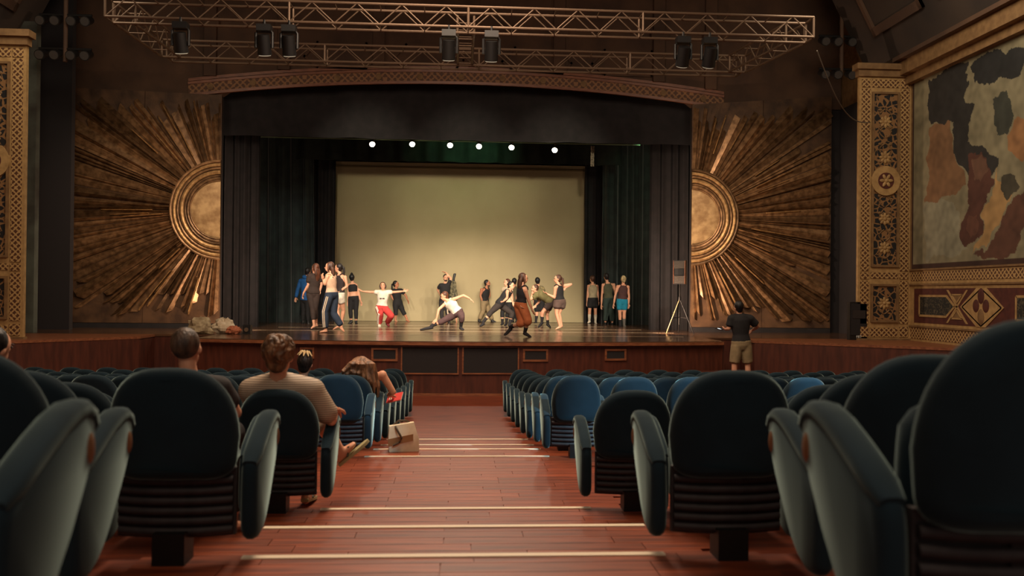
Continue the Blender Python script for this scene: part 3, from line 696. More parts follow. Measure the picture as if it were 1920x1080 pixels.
ME = dict(wing=wing_mesh(), pad=pad_mesh(), inlay=inlay_mesh(), back=back_mesh(.262), wide=back_mesh(.284), rib=rib_mesh(), ribs=ribpanel_mesh(), panel=panel_mesh(), up=cushion_mesh(True), down=cushion_mesh(False), post=post_mesh())
WX = .302
OCC = {}
def chair(X, k, label, group, slats=False, occupied=False, sides=(-1, 1), wx=WX):
    D = ROWS[k][0] - 0.08
    r = empty('theatre_seat', (X, D, FZ(k)), label, 'seat', group)
    zoff = 0.012 if (1 <= k <= 6 and abs(X) < 1.42) else 0
    r.location.z += zoff
    link('backrest', ME['wide' if k < 5 else 'back'], M_VELVET, r); pnl = link('back_panel', ME['panel'], M_RIB, r)
    if slats:
        for z in RZ: link('back_slat', ME['rib'], M_RIB, pnl, (0, 0.0, z))
    else: link('slat_panel', ME['ribs'], M_RIB, pnl)
    for s in sides:
        wv = link('side_wing', ME['wing'], M_VELVET, r, (s*wx, 0.02, 0))
        link('arm_pad', ME['pad'], M_VELVET, wv)
        link('inlay', ME['inlay'], M_ARMWOOD, wv, (s*(TH/2 - .004), .405, .49))
    link('seat_cushion', ME['down' if occupied else 'up'], M_VELVET, r)
    link('pedestal', ME['post'], M_STEEL, r)
    return r
nb = 5
OCCUPIED = {(3, -1, 0), (4, -1, 0), (6, -1, 0), (6, -1, 1), (3, -1, 2)}
for k, (D, H, off) in enumerate(ROWS):
    for s in (-1, 1):
        PITCH = .66 if k < nb else .615
        X0 = (1.345, 1.60, 1.262, 1.55, 1.262)[k] if k < nb else 1.245 - (k - nb) * .011
        lim = 7.7 if k >= nb else 6
        n = 0
        while True:
            X = X0 + n*PITCH
            edge = (X - 0.34) * FPX / (D + .5)
            if X > lim or edge > (861 if s < 0 else 1059): break
            Xn = X + PITCH; last = Xn > lim or (Xn - 0.34) * FPX / (D + .5) > (861 if s < 0 else 1059)
            side = 'tote bag' if s < 0 else 'stagehand'
            if k < nb: lab = 'dark theatre seat, %s from aisle, %s row behind cross aisle, %s side' % (ORD[n], ORD[nb-1-k], side)
            else: lab = 'teal velvet theatre seat %s from the aisle, %s row from the stage, %s side' % (ORD[n], ORD[12-k], side)
            chair(s*X, k, lab, 'seats behind the cross aisle' if k < nb else 'seats of the front stalls', slats=(k < nb or (k == nb and n < 2)), occupied=(k, s, n) in OCCUPIED, sides=(-1, 1) if last else (-s,), wx=PITCH/2)
            n += 1

# ================================================================ lighting truss
def tube_mesh(name, L, r, n=8):
    return MB().tube((0,0,0), (0,0,L), r, n=n).mesh(name)
TM = {}
def member(name, a, b, r, root):
    a = Vector(a); b = Vector(b); L = round((b-a).length, 2)
    if (L, r) not in TM: TM[(L, r)] = tube_mesh(name, L, r)
    o = link(name, TM[(L, r)], M_TRUSS, root); o.location = a - root.location
    o.rotation_mode = 'QUATERNION'; o.rotation_quaternion = (b-a).to_track_quat('Z', 'Y'); return o
def truss(A, B, hw, label, zb, nbay):
    A = Vector(A); B = Vector(B); root = empty('lighting_truss', (A+B)/2, label, 'truss', 'aluminium lighting trusses')
    t = (B-A).normalized(); sd = t.cross(Vector((0,0,1))).normalized()
    cs = [sd*hw + Vector((0,0,hw)), sd*-hw + Vector((0,0,hw)), sd*-hw - Vector((0,0,hw)), sd*hw - Vector((0,0,hw))]
    for c in cs: member('chord', A + c, B + c, 0.026, root)
    L = (B-A).length / nbay
    for i in range(nbay):
        p, q, mid = A + t*L*i, A + t*L*(i+1), A + t*L*(i+.5)
        for u, v in ((0,3),(1,2)):
            member('brace', p + cs[v], mid + cs[u], 0.013, root); member('brace', mid + cs[u], q + cs[v], 0.013, root)
        for u, v in ((3,2),(0,1)): member('cross_bar', p + cs[u], p + cs[v], 0.011, root)
        if i % 4 == 0:
            for u, v in ((0,3),(1,2)): member('upright', p + cs[u], p + cs[v], 0.024, root)
    for u, v in ((0,3),(1,2),(0,1),(3,2)): member('cross_bar', B + cs[u], B + cs[v], 0.024, root)
    return root
hwT = 0.19
ff = lambda px, py, D: P(px, py, D)
fl, fr = P(205, 12, 16.2), P(1518, 62, 16.2)
bl, br = P(318, 98, 19.6), P(1385, 122, 19.6)
bl.z = br.z = (bl.z + br.z) / 2; fl.z = fr.z = (fl.z + fr.z)/2
truss(fl, fr, hwT, 'long front aluminium box truss carrying most of the black spotlights', 0, 16)
truss(bl, br, hwT, 'long rear aluminium box truss close to the proscenium arch', 0, 15)
truss(fl + Vector((.2,.22,0)), bl + Vector((.1,-.22,0)), hwT, 'short side truss joining the long trusses above the bags sunburst', 0, 4)
truss(fr + Vector((-.2,.22,0)), br + Vector((-.1,-.22,0)), hwT, 'short side truss joining the long trusses near the hanging cable', 0, 4)
mid_x = P(873, 60, 17).x
truss((mid_x, 16.42, fl.z), (mid_x*1.02, 19.38, bl.z), 0.16, 'short middle truss joining the two long trusses', 0, 5)
def moving_light(c, label, tilt=0.5):
    o = empty('spotlight', c, label, 'spotlight', 'black spotlights on the truss')
    MB().box(-.13,.13,-.10,.10,-.12,0.0).tube((0,0,0),(0,0,.10),.03).build('base', M_FIX, o)
    MB().path([(-.15,0,-.42),(-.15,0,-.14),(-.12,0,-.10),(.12,0,-.10),(.15,0,-.14),(.15,0,-.42)], .028, 8).build('yoke', M_FIX, o)
    d = Vector((0, math.sin(tilt), -math.cos(tilt))); h = Vector((0,0,-.38))
    MB().tube(h - d*.2, h + d*.16, .11, .13, n=16).build('head', M_FIX, o)
    MB().tube(h + d*.155, h + d*.175, .11, n=16).build('lens', M_LENS, o)
zt = fl.z - hwT
for px, nm in ((500,'first'),(546,'second'),(345,'third'),(842,'fourth'),(921,'fifth')):
    moving_light(Vector((P(px, 60, 16.2).x, 16.2 - hwT, zt - .08)), 'black spotlight %s' % {'first':'under the front truss, outer of the close pair','second':'under the front truss, inner of the close pair','third':'under the front truss near the bags sunburst','fourth':'under the front truss next to the middle truss, bags side','fifth':'under the front truss next to the middle truss, speaker side'}[nm], 0.4)
zt2 = bl.z - hwT
for px, nm in ((1276,'outer'),(1325,'inner')):
    moving_light(Vector((P(px, 90, 16.2).x, 16.2 - hwT, zt - .08)), 'black spotlight under the front truss near the hanging cable, %s one' % nm, 0.55)
for px, d in ((824, 'above the pale batten, larger one'), (876, 'hung highest behind the arch'), (696, 'nearest the hoodie dancer'), (908, 'small, behind the middle truss'), (1009, 'small, towards the coiled rope')):
    c = P(px, 193 if px == 876 else 212, 25.2)
    o = empty('stage_spotlight', c + Vector((0,0,.1)), 'black stage spotlight in the dark above the dancers, %s' % d, 'spotlight', 'dark spotlights above the stage')
    MB().tube((0,0,0), (0,0,.5), .02, n=8).build('hanger', M_FIX, o)
    MB().tube((0,.12,-.02), (0,-.10,-.16), .07, .11, n=14).build('can', M_FIX, o)
    MB().tube((0,-.10,-.16), (0,-.115,-.17), .085, n=14).build('lens', M_LENS if px in (824,) else mat('lens_dark', (70,66,64), 0.2), o)
# hanging cable and side lighting booms
c0, c1 = P(1532, 95, 16.2), P(1632, 230, 20.1)
pts = []
for i in range(17):
    t = i/16; q = c0.lerp(c1, t); q.z -= 0.55*math.sin(PI*t)*(1-0.2*t); pts.append(q)
mb = MB().path([p - c0 for p in pts], 0.012, 6); o = mb.build('hanging_cable', M_CABLE, None); o.location = c0; tag(o, 'thin cable sagging from the truss end to the pilaster', 'cable')
def boom(c, label, n, arms):
    o = empty('lamp_boom', c, label, 'lamp stand', 'hanging lamp booms')
    MB().tube((0,0,-.7), (0,0,max(.7, 11.45-c.z)), .05, n=10).build('pole', M_STONE, o)
    for z in arms:
        MB().tube((-.6,0,z), (.6,0,z), .03, n=8).build('arm', M_FIX, o)
        for x in (-.5,-.17,.2,.52):
            can = MB().tube((x,.1,z-.08), (x,-.2,z-.2), .09, .12, n=12).build('can', M_FIX, o)
            MB().tube((x,-.2,z-.2), (x,-.215,z-.206), .10, n=12).build('lens', mat('lens_dark', (70,66,64), 0.2), can)
boom(P(1578, 90, 21.5), 'hanging lamp boom with black cans near the mural pilaster', 2, (0.3, -.55))
boom(P(123, 60, 20.6), 'hanging lamp boom with black cans above the plain podium', 2, (0.4, -.4))

# ================================================================ loudspeakers, bags, stand
sp = P(1272, 512, 22.6); base = Vector((P(1274, 618, 22.6).x, 22.6, SZ))
ts = empty('speaker_stand', base, 'black tripod speaker stand beside the gilded sunburst', 'stand')
MB().tube((0,0,.25), (0,0,sp.z-base.z-.3), .02, n=8).build('pole', M_STEEL, ts)
M_LEG = mat('stand_leg', (176,150,110), 0.35, 0.6)
for a, mm in ((200, M_LEG), (320, M_STEEL), (80, M_STEEL)):
    e = Vector((math.cos(math.radians(a))*.42, math.sin(math.radians(a))*.42, 0.012))
    MB().tube((0,0,.95), e, .014, n=8).build('leg', mm, ts); MB().tube((0,0,.45), e*.55 + Vector((0,0,.42)), .009, n=6).build('brace', M_STEEL, ts)
MB().tube((0,0,.9), (0,0,1.0), .035, n=10).build('collar', M_STEEL, ts)
ls = empty('loudspeaker', Vector((base.x, 22.6, sp.z-.3)), 'small dark loudspeaker on top of the tripod stand', 'speaker')
ls.rotation_euler = (0, 0, math.radians(-22))
MB().box(-.16,.16,-.16,.16,0,.64).build('cabinet', M_FIX, ls, smooth=False)
fb = mat('speaker_face', (50,42,34), 0.7, bump=.4, bscale=120)
MB().box(-.145,.145,-.172,-.16,.02,.22).box(-.145,.145,-.172,-.16,.42,.62).build('grille', fb, ls, smooth=False)
MB().box(-.03,.10,-.175,-.16,.24,.40).build('horn', M_STEEL, ls, smooth=False)
MB().box(-.155,-.145,-.18,-.16,.01,.63).box(.145,.155,-.18,-.16,.01,.63).build('edge_rail', M_TRIMWOOD, ls, smooth=False)
q0, q1 = P(1590, 640, 20.3), P(1623, 585, 20.3)
fm = empty('floor_speaker', (( q0.x+q1.x)/2, 20.25, SZ), 'large black floor speaker with small white logo beside the pilaster', 'speaker')
MB().box(-.22,.21,-.05,.12,0,.92).build('cabinet', M_FIX, fm, smooth=False)
MB().box(-.20,.19,-.065,-.05,.12,.88).build('grille', M_GRILLE, fm, smooth=False)
MB().box(-.16,.16,-.075,-.06,.52,.72).build('horn_frame', mat('horn_frame', (44,38,36), .6), fm, smooth=False)
tc = bpy.data.curves.new('logo', 'FONT'); tc.body = 'FBT'; tc.size = 0.085; tc.align_x = 'CENTER'; tc.extrude = 0.002
tmp = bpy.data.objects.new('tmp_text', tc); COL.objects.link(tmp)
bpy.context.view_layer.update()
lm = bpy.data.meshes.new_from_object(tmp.evaluated_get(bpy.context.evaluated_depsgraph_get())); bpy.data.objects.remove(tmp)
lg = link('logo', lm, mat('logo_white', (235,232,225), .5), fm, (0.0, -.068, .05)); lg.rotation_euler = (PI/2, 0, 0)

def crumple(name, c, rx, ry, rz, m, label, seed, cat='bag'):
    mb = MB(); rr = random.Random(seed); n, mm = 22, 12; R = []
    for k in range(mm):
        t = -PI/2 + PI*(k+.3)/(mm-.4)
        ring = []
        for i in range(n):
            a = 2*PI*i/n; d = Vector((math.cos(a)*math.cos(t), math.sin(a)*math.cos(t), math.sin(t)))
            f = 1 + .45*mnoise.noise(d*1.7 + Vector((seed,0,0))) + .42*abs(mnoise.noise(d*4.0 + Vector((0,seed,0)))) + .25*mnoise.noise(d*9.0)
            ring.append(Vector((d.x*rx*f, d.y*ry*f, max(0, rz*0.85 + d.z*rz*f))))
        R.append(ring)
    mb.loft(R); o = mb.build(name, m, None, ang=8); o.location = c; return tag(o, label, cat)
crumple('crumpled_bag', P(374, 622, 20.95) * 1, .27, .18, .20, mat('paper_bag', (196,176,140), .8, col2=(150,128,96), scale=9), 'crumpled beige paper bag at the foot of the sunburst', 3).location.z = SZ
crumple('crumpled_bag', P(420, 620, 21.3), .21, .17, .19, mat('plastic_bag', (232,214,184), .5, col2=(206,180,146), scale=7), 'crumpled white plastic bag at the stage edge', 5).location.z = SZ
crumple('folded_cloth', P(438, 622, 20.95), .15, .13, .10, mat('orange_cloth', (190,112,78), .8), 'crumpled orange cloth beside the white plastic bag', 8, 'cloth').location.z = SZ
bx = empty('equipment_box', Vector((P(464, 620, 21.0).x, 21.0, SZ)), 'small black box on the stage beside the orange cloth', 'box')
MB().box(-.09,.09,-.1,.1,0,.22).build('case', M_FIX, bx, smooth=False); MB().tube((.0,-.1,.11),(.0,-.13,.11),.05,n=12).build('socket', M_TRUSS, bx)

# tote bag on the step, booklet on the arm
tb = Vector((P(757, 843, 9.86).x, 9.86, FZ(6) + .012))
bag = empty('tote_bag', tb, 'cream paper tote bag with brown band standing on the aisle step', 'bag', rz=math.radians(8))
mb = MB()
mb.loft([[Vector((-.17,-.07,.0)), Vector((.17,-.07,0)), Vector((.17,.07,0)), Vector((-.17,.07,0))], [Vector((-.18,-.08,.15)), Vector((.165,-.08,.15)), Vector((.165,.07,.15)), Vector((-.18,.07,.15))],
         [Vector((-.17,-.05,.29)), Vector((.11,-.05,.33)), Vector((.11,.03,.33)), Vector((-.17,.03,.29))]])
mb.build('body', mat('tote_canvas', (246,230,200), .8, col2=(224,200,164), scale=6), bag, ang=30)
MB().loft([[Vector((-.183,-.086,.07)), Vector((.10,-.086,.13)), Vector((.10,-.078,.13)), Vector((-.183,-.078,.07))], [Vector((-.183,-.084,.15)), Vector((.10,-.080,.20)), Vector((.10,-.07,.20)), Vector((-.183,-.07,.15))]]).build('brown_band', mat('tote_brown', (150,104,62), .7), bag, smooth=False)
MB().path([(-.10,-.06,.29), (-.08,-.10,.25), (-.03,-.105,.16), (-.06,-.10,.11), (-.13,-.095,.08)], .012, 8).build('handle', mat('tote_handle', (80,62,44), .7), bag)
MB().path([(-.12,.03,.29), (-.06,.01,.345), (.02,.0,.345), (.06,.03,.32)], .012, 8).build('handle', MATS['tote_handle'], bag)

# ================================================================ people
SKIN = mat('skin_light', (226,168,136), .55, col2=(214,152,120), scale=9, spec=.4)
SKIN2 = mat('skin_tan', (186,124,92), .55, col2=(172,110,80), scale=9, spec=.4)
def cloth(name, c, c2=None, **k): return mat('cloth_' + name, c, k.pop('rough', .85), col2=c2 or tuple(int(v*.86) for v in c), scale=k.pop('scale', 8), bump=.12, bscale=30, **k)
EYE = mat('eye_dark', (40,26,22), .3); LIP = mat('lips', (170,84,74), .5)
PENDING = []
def U(v): return v.normalized() if v.length > 1e-7 else Vector((0,0,1))
class Person: pass
TS = [(-.16,.105,.085),(-.03,.165,.112),(.10,.165,.112),(.33,.128,.092),(.58,.148,.106),(.80,.165,.108),(.92,.135,.085),(1.0,.062,.06)]
def limb_r(kind):
    return {'arm': [(0,.050),(.5,.044),(1,.037),(1.25,.039),(1.6,.034),(2,.025)], 'leg': [(0,.088),(.5,.076),(1,.056),(1.3,.057),(1.6,.048),(2,.036)]}[kind]
def radius_at(kind, f):
    t = limb_r(kind)
    for (a, ra), (b, rb) in zip(t, t[1:]):
        if f <= b: return ra + (rb-ra)*(f-a)/(b-a)
    return t[-1][1]
def limb_pt(J, f): return J[0].lerp(J[1], f) if f <= 1 else J[1].lerp(J[2], f-1)
def add_limb(mb, J, kind, s, f0, f1, infl, flare=0.0):
    fs = sorted(set([f0, f1] + [f for f in (0,.25,.5,.75,1,1.15,1.3,1.6,1.8,2) if f0 < f < f1]))
    for a, b in zip(fs, fs[1:]):
        ra = radius_at(kind, a)*s + infl + flare*max(0, a-f0)/max(.01, f1-f0); rb = radius_at(kind, b)*s + infl + flare*max(0, b-f0)/max(.01, f1-f0)
        pa, pb = limb_pt(J, a), limb_pt(J, b)
        mb.tube(pa, pb, ra, rb, n=14)
        mb.ball(pa, ra*.995, n=12, m=7)
        if b != f1 or f1 == 2: mb.ball(pb, rb*.995, n=12, m=7)
def torso(mb, p, f0, f1, infl, s, wmul=1.0, top_narrow=1.0):
    secs = []; t = p.neck - p.pelvis
    fs = sorted(set([f0, f1] + [q[0] for q in TS if f0 < q[0] < f1]))
    for f in fs:
        w = d = None
        for (a, wa, da), (b, wb, db) in zip(TS, TS[1:]):
            if f <= b or b == 1.0: 
                k = (f-a)/(b-a); w = wa+(wb-wa)*k; d = da+(db-da)*k; break
        k = min(1, max(0, f)); ax_ = U(p.hipax.lerp(p.shax, k)); tt = U(t); ax_ = U(ax_ - tt*ax_.dot(tt)); fw = tt.cross(ax_)
        if f > .5 and p.male: w *= 1.08
        if f > .7: w *= 1 + (top_narrow-1)*(f-.7)/.3
        c = p.pelvis + t*f + (fw*0.0)
        secs.append(mb.ell(c, ax_*(w*s*wmul+infl), fw*(d*s+infl), 20))
    mb.loft(secs)
def hand(mb, w, d, nrm, s, curl=.35):
    d = U(d); nrm = U(nrm - d*nrm.dot(d)); sd = d.cross(nrm)
    mb.loft([mb.ell(w + d*x*s, sd*a*s, nrm*b*s, 10) for x, a, b in ((-.01,.024,.02),(.03,.036,.016),(.075,.042,.014),(.095,.038,.011))])
    for k, (o, L) in enumerate(((-.031,.062),(-.011,.074),(.010,.070),(.030,.056))):
        p0 = w + d*.088*s + sd*o*s; d1 = U(d + nrm*curl*.6 + sd*o*2.0); p1 = p0 + d1*L*.5*s; d2 = U(d1 + nrm*curl); p2 = p1 + d2*L*.5*s
        mb.path([p0, p1, p2], [.0095*s, .0088*s, .0065*s], 6)
    t0 = w + d*.02*s - sd*.03*s; t1 = t0 + U(d*.7 - sd*.8 + nrm*.2)*.04*s; t2 = t1 + U(d - sd*.35 + nrm*.3)*.032*s
    mb.path([t0, t1, t2], [.013*s, .011*s, .008*s], 6)
def foot(mb, ank, toe, s, infl=0.0, gz=None):
    d = toe - ank; L = d.length
    up = Vector((0,0,1)); dd = U(d); heel = ank - Vector((dd.x, dd.y, 0))*.045*s - up*.035*s
    sd = U(dd.cross(up)) if abs(dd.z) < .95 else Vector((1,0,0)); nn = sd.cross(dd)
    pts = [(heel, .034, .036), (heel.lerp(toe, .25), .034, .040), (heel.lerp(toe, .6), .041, .030), (heel.lerp(toe, .86), .043, .020), (toe, .030, .013)]
    mb.loft([mb.ell(c, sd*(a*s+infl), nn*(b*s+infl), 12) for c, a, b in pts])
    mb.tube(ank, heel.lerp(toe, .15), .037*s+infl, .034*s+infl, n=10, caps=1)

def finish(mb, name, m, parent, vox, sm=3, extra=None):
    me = bpy.data.meshes.new(name)
    for q in mb.v: q -= parent.location
    me.from_pydata([tuple(q) for q in mb.v], [], mb.f); me.update()
    import bmesh
    bm = bmesh.new(); bm.from_mesh(me); bmesh.ops.recalc_face_normals(bm, faces=bm.faces[:]); bm.to_mesh(me); bm.free()
    o = link(name, me, m, parent)
    r = o.modifiers.new('r', 'REMESH'); r.mode = 'VOXEL'; r.voxel_size = vox; r.use_smooth_shade = True
    k = o.modifiers.new('s', 'SMOOTH'); k.factor = .5; k.iterations = sm
    if extra is not None:
        for q in extra.v: q -= parent.location
    PENDING.append((o, m, extra))
    return o

def person(label, D, head, neck, pelvis, A, B, LA, LB, face=180, bface=None, s=1.0, male=False, skin=None, hair=('short',(40,30,26)),
           top=None, bottom=None, feet=None, handA=None, handB=None, vox=.0135, zbase=SZ, group='dancers on stage', tilt=0.0, name='person', beard=None, curl=.35, extras=None, noface=False, rest=False):
    """joints are photo pixels (x, y[, extra depth in m]); A/B and LA/LB are the limbs on the picture's two sides"""
    p = Person(); p.male = male; p.s = s
    bface = face if bface is None else bface
    def w(j, off=0.0): return j.copy() if isinstance(j, Vector) else P(j[0], j[1], D + off + (j[2] if len(j) > 2 else 0))
    fr_ = math.radians(bface); S = Vector((math.cos(fr_), math.sin(fr_), 0)); S = -S if S.x < -1e-6 or (abs(S.x) < 1e-6 and S.y < 0) else S
    p.pelvis = w(pelvis); p.neck = w(neck)
    half = (.185 if male else .165)*s
    dxs = half if isinstance(A[0], Vector) else (B[0][0]-A[0][0])*D/FPX/2; dep = math.sqrt(max(0, half**2 - dxs**2)) * (1 if S.y >= 0 else -1)
    if abs(S.y) < .2: dep *= abs(S.y)
    p.shA = [w(j, -dep*.9) for j in A]; p.shB = [w(j, dep*.9) for j in B]
    p.shax = U(p.shB[0] - p.shA[0]); p.hipax = S
    hA = p.pelvis - S*.085*s - Vector((0,0,.03*s)); hB = p.pelvis + S*.085*s - Vector((0,0,.03*s))
    p.lA = [hA] + [w(j, -S.y*.085*s) for j in LA]; p.lB = [hB] + [w(j, S.y*.085*s) for j in LB]
    p.head = w(head)
    hf = math.radians(face); F = Vector((math.sin(hf)*math.cos(tilt), -math.cos(hf)*math.cos(tilt), math.sin(tilt)))
    up = U(U(p.head - p.neck)*.6 + Vector((0,0,.6 if p.head.z > p.neck.z else -.6))); up = U(up - F*up.dot(F)) ; sd = F.cross(up)
    zmin = min(j.z for j in p.lA[1:] + p.lB[1:])
    root = empty(name, Vector((p.pelvis.x, p.pelvis.y, zbase)), label, 'person', group)
    sk = skin or SKIN
    mb = MB(); torso(mb, p, -.16, 1.0, 0, s)
    for J, k in ((p.shA,'arm'), (p.shB,'arm'), (p.lA[:3],'leg'), (p.lB[:3],'leg')): add_limb(mb, J, k, s, 0, 2, 0)
    for J in (p.shA, p.shB): mb.ball(J[0], .056*s, n=12, m=7); mb.tube(J[0], p.pelvis.lerp(p.neck, .88), .05*s, .06*s, n=12)
    hb = p.head - up*.075*s - F*.015*s
    mb.tube(p.neck - U(p.neck - p.pelvis)*.03, hb, .056*s, .05*s, n=12, caps=1)
    c = p.head + up*.022*s
    mb.ball(c - F*.008*s, sd*.077*s, F*.097*s, up*.095*s, n=18, m=12)
    mb.ball(p.head + F*.022*s - up*.045*s, sd*.058*s, F*.068*s, up*.072*s, n=16, m=10)
    mb.ball(p.head + F*.094*s - up*.014*s, sd*.014*s, F*.02*s, up*.026*s, n=10, m=7)
    for q in (-1, 1): mb.ball(p.head + sd*q*.078*s - F*.012*s - up*.005*s, sd*.012*s, F*.02*s, up*.031*s, n=8, m=6)
    ex = MB()
    for J, h in ((p.shA, handA), (p.shB, handB)):
        d = (w(h, (J[2].y - D) ) - J[2]) if h else (J[2] - J[1]); nr = p.neck - J[2]
        hand(ex, J[2], d, Vector((0, 0, -1)) if rest else Vector((-d.z*.3, -.5, .2)) if nr.length < .1 else U(nr) + Vector((0,-.2,0)), s, curl)
    for L in (p.lA, p.lB): foot(mb, L[2], L[3], s)
    finish(mb, 'body', sk, root, vox, 3, ex)
    if not noface:
        for q in (-1, 1):
            e = MB().ball(p.head + sd*q*.031*s + F*.084*s + up*.008*s - root.location, sd*.012*s, F*.010*s, up*.007*s, n=10, m=6); e.build('eye', EYE, root)
            e = MB().ball(p.head + sd*q*.033*s + F*.088*s + up*.028*s - root.location, sd*.019*s, F*.008*s, up*.004*s, n=10, m=5); e.build('eyebrow', mat('brow', (54,36,28), .8), root)
        e = MB().ball(p.head + F*.084*s - up*.058*s, sd*.023*s, F*.010*s, up*.007*s, n=10, m=6)
        for q in e.v: q -= root.location
        e.build('mouth', LIP, root)
    # hair
    kind, hc = hair[0], hair[1]
    hm = mat('hair_%d_%d_%d' % hc, hc, .5, col2=tuple(int(v*.62) for v in hc), scale=26, stretch=(1,1,.25), bump=.5, bscale=60, lo=.4, hi=.6)
    h = MB(); back = c - F*.036*s + up*.016*s
    th = .012 if kind in ('shaved',) else .02
    h.ball(back, sd*(.079+th*.55)*s, F*(.086+th*.6)*s, up*(.092+th*.6)*s, n=20, m=12)
    if kind not in ('shaved',): h.ball(p.head - F*.05*s - up*.03*s, sd*.07*s, F*.055*s, up*.07*s, n=14, m=8)
    if kind == 'bun': h.ball(c - F*.03*s + up*.125*s, .042*s, n=12, m=8)
    if kind == 'lowbun': h.ball(p.head - F*.115*s + up*.03*s, .045*s, n=12, m=8); h.ball(p.head - F*.10*s - up*.05*s, .035*s, n=12, m=8)
    if kind == 'pony':
        a = p.head - F*.105*s + up*.04*s
        h.path([a, a - F*.05*s - up*.02*s, a - F*.06*s - up*.12*s + Vector((0,0,-.02)), a - F*.045*s + Vector((0,0,-.24*s)), a - F*.04*s + Vector((0,0,-.31*s))], [.026*s,.034*s,.036*s,.027*s,.008*s], 10)
    if kind == 'long':
        for o_, L in ((-.05,.30),(-.02,.36),(.02,.36),(.05,.32)):
            a = p.head - F*.06*s + sd*o_*s
            h.path([a + up*.03*s, a - F*.035*s - up*.06*s, a - F*.05*s - Vector((0,0,.17*s)), a - F*.045*s - Vector((0,0,L*s))], [.04*s,.045*s,.04*s,.012*s], 10)
        for q in (-1,1): h.path([p.head + sd*q*.07*s + up*.05*s, p.head + sd*q*.085*s - up*.04*s, p.head + sd*q*.085*s - F*.02*s - up*.14*s], [.02*s,.026*s,.012*s], 8)
    if kind == 'bob':
        for q in (-1,1): h.path([p.head + sd*q*.06*s + up*.07*s, p.head + sd*q*.086*s - F*.01*s, p.head + sd*q*.08*s - F*.015*s - up*.085*s], [.025*s,.028*s,.02*s], 8)
    if kind == 'tousled':
        hr = random.Random(9)
        for k in range(110):
            a = hr.uniform(0, 2*PI); b_ = hr.uniform(-.15, 1.25); d0 = (sd*math.cos(a) + F*math.sin(a))*math.cos(b_) + up*math.sin(b_)
            if d0.dot(F) > .55 and d0.dot(up) < .6: continue
            a2 = a + hr.uniform(-.45, .45); d1 = (sd*math.cos(a2) + F*math.sin(a2))*math.cos(b_-.32) + up*math.sin(b_-.32); d2 = (sd*math.cos(a2) + F*math.sin(a2))*math.cos(b_-.6) + up*math.sin(b_-.6)
            sc_ = lambda d, r: back + sd*d.dot(sd)*.082*r*s + F*d.dot(F)*.09*r*s + up*d.dot(up)*.098*r*s
            h.path([sc_(d0, 1.0), sc_(d1, 1.10 + hr.uniform(0, .07)), sc_(d2, 1.04 + hr.uniform(0, .12))], [.015*s, .012*s, .005*s], 6)
    if kind == 'topknot': h.ball(c - F*.05*s + up*.10*s, sd*.07*s, F*.06*s, up*.04*s, n=14, m=8)
    finish(h, 'hair', hm, root, .007 if kind == 'tousled' else .012, 1 if kind == 'tousled' else 2)
    if kind == 'topknot':
        e = MB()
        for k in range(9):
            a = 2*PI*k/9; e.path([c - F*.06*s + up*.115*s, c - F*.06*s + up*.128*s + (sd*math.cos(a) + F*math.sin(a))*.045*s, c - F*.06*s + up*.085*s + (sd*math.cos(a) + F*math.sin(a))*.085*s], [.018*s,.016*s,.006*s], 6)
        for q in e.v: q -= root.location
        e.build('blonde_tuft', mat('hair_tuft', (222,190,140), .5), root)
    if beard:
        e = MB().ball(p.head + F*.032*s - up*.078*s, sd*.054*s, F*.060*s, up*.042*s, n=14, m=8)
        for q in e.v: q -= root.location
        e.build('beard', mat('beard', beard, .7), root)
    # clothes: (kind, colour material, hem fraction, sleeve fraction, inflation)
    if top:
        tk, tm = top[0], top[1]; opt = top[2] if len(top) > 2 else {}
        g = MB(); inf = opt.get('inf', .016); hem = opt.get('hem', .02)
        if tk == 'tank': torso(g, p, hem, .93, inf, s, top_narrow=.62)
        elif tk == 'crop': torso(g, p, opt.get('hem', .42), .90, inf, s, top_narrow=.6)
        else:
            torso(g, p, hem, .985, inf, s, top_narrow=1.0)
            sl = opt.get('sleeve', .55)
            for J in (p.shA, p.shB):
                g.ball(J[0], .056*s + inf, n=12, m=7); g.tube(J[0], p.pelvis.lerp(p.neck, .87), .058*s+inf, .075*s+inf, n=12)
                add_limb(g, J, 'arm', s, 0, sl, inf, opt.get('flare', .012 if sl < 1 else 0))
        finish(g, opt.get('name', {'tank':'tank_top','crop':'crop_top','hoodie':'hoodie'}.get(tk, 'shirt')), tm, root, .0145, 4)
        if tk == 'tank':
            e = MB()
            for q in (-1, 1):
                a = p.pelvis.lerp(p.neck, .90); fwd = U(p.neck - p.pelvis).cross(p.shax)
                pts_ = [a + p.shax*q*.085*s + fwd*v*s + U(p.neck-p.pelvis)*z_*s for v, z_ in ((-.10,-.03),(-.075,.03),(-.02,.062),(.03,.06),(.08,.03),(.10,-.03))]
                e.path(pts_, .016*s, 8)
            for q in e.v: q -= root.location
            e.build('strap', tm, root)
        if tk == 'hoodie':
            fwd = -F; e = MB().ball(p.neck + Vector((0,0,.02)) - F*.07*s, sd*.10*s, F*.06*s, up*.07*s, n=14, m=8)
            for q in e.v: q -= root.location
            e.build('hood', tm, root)
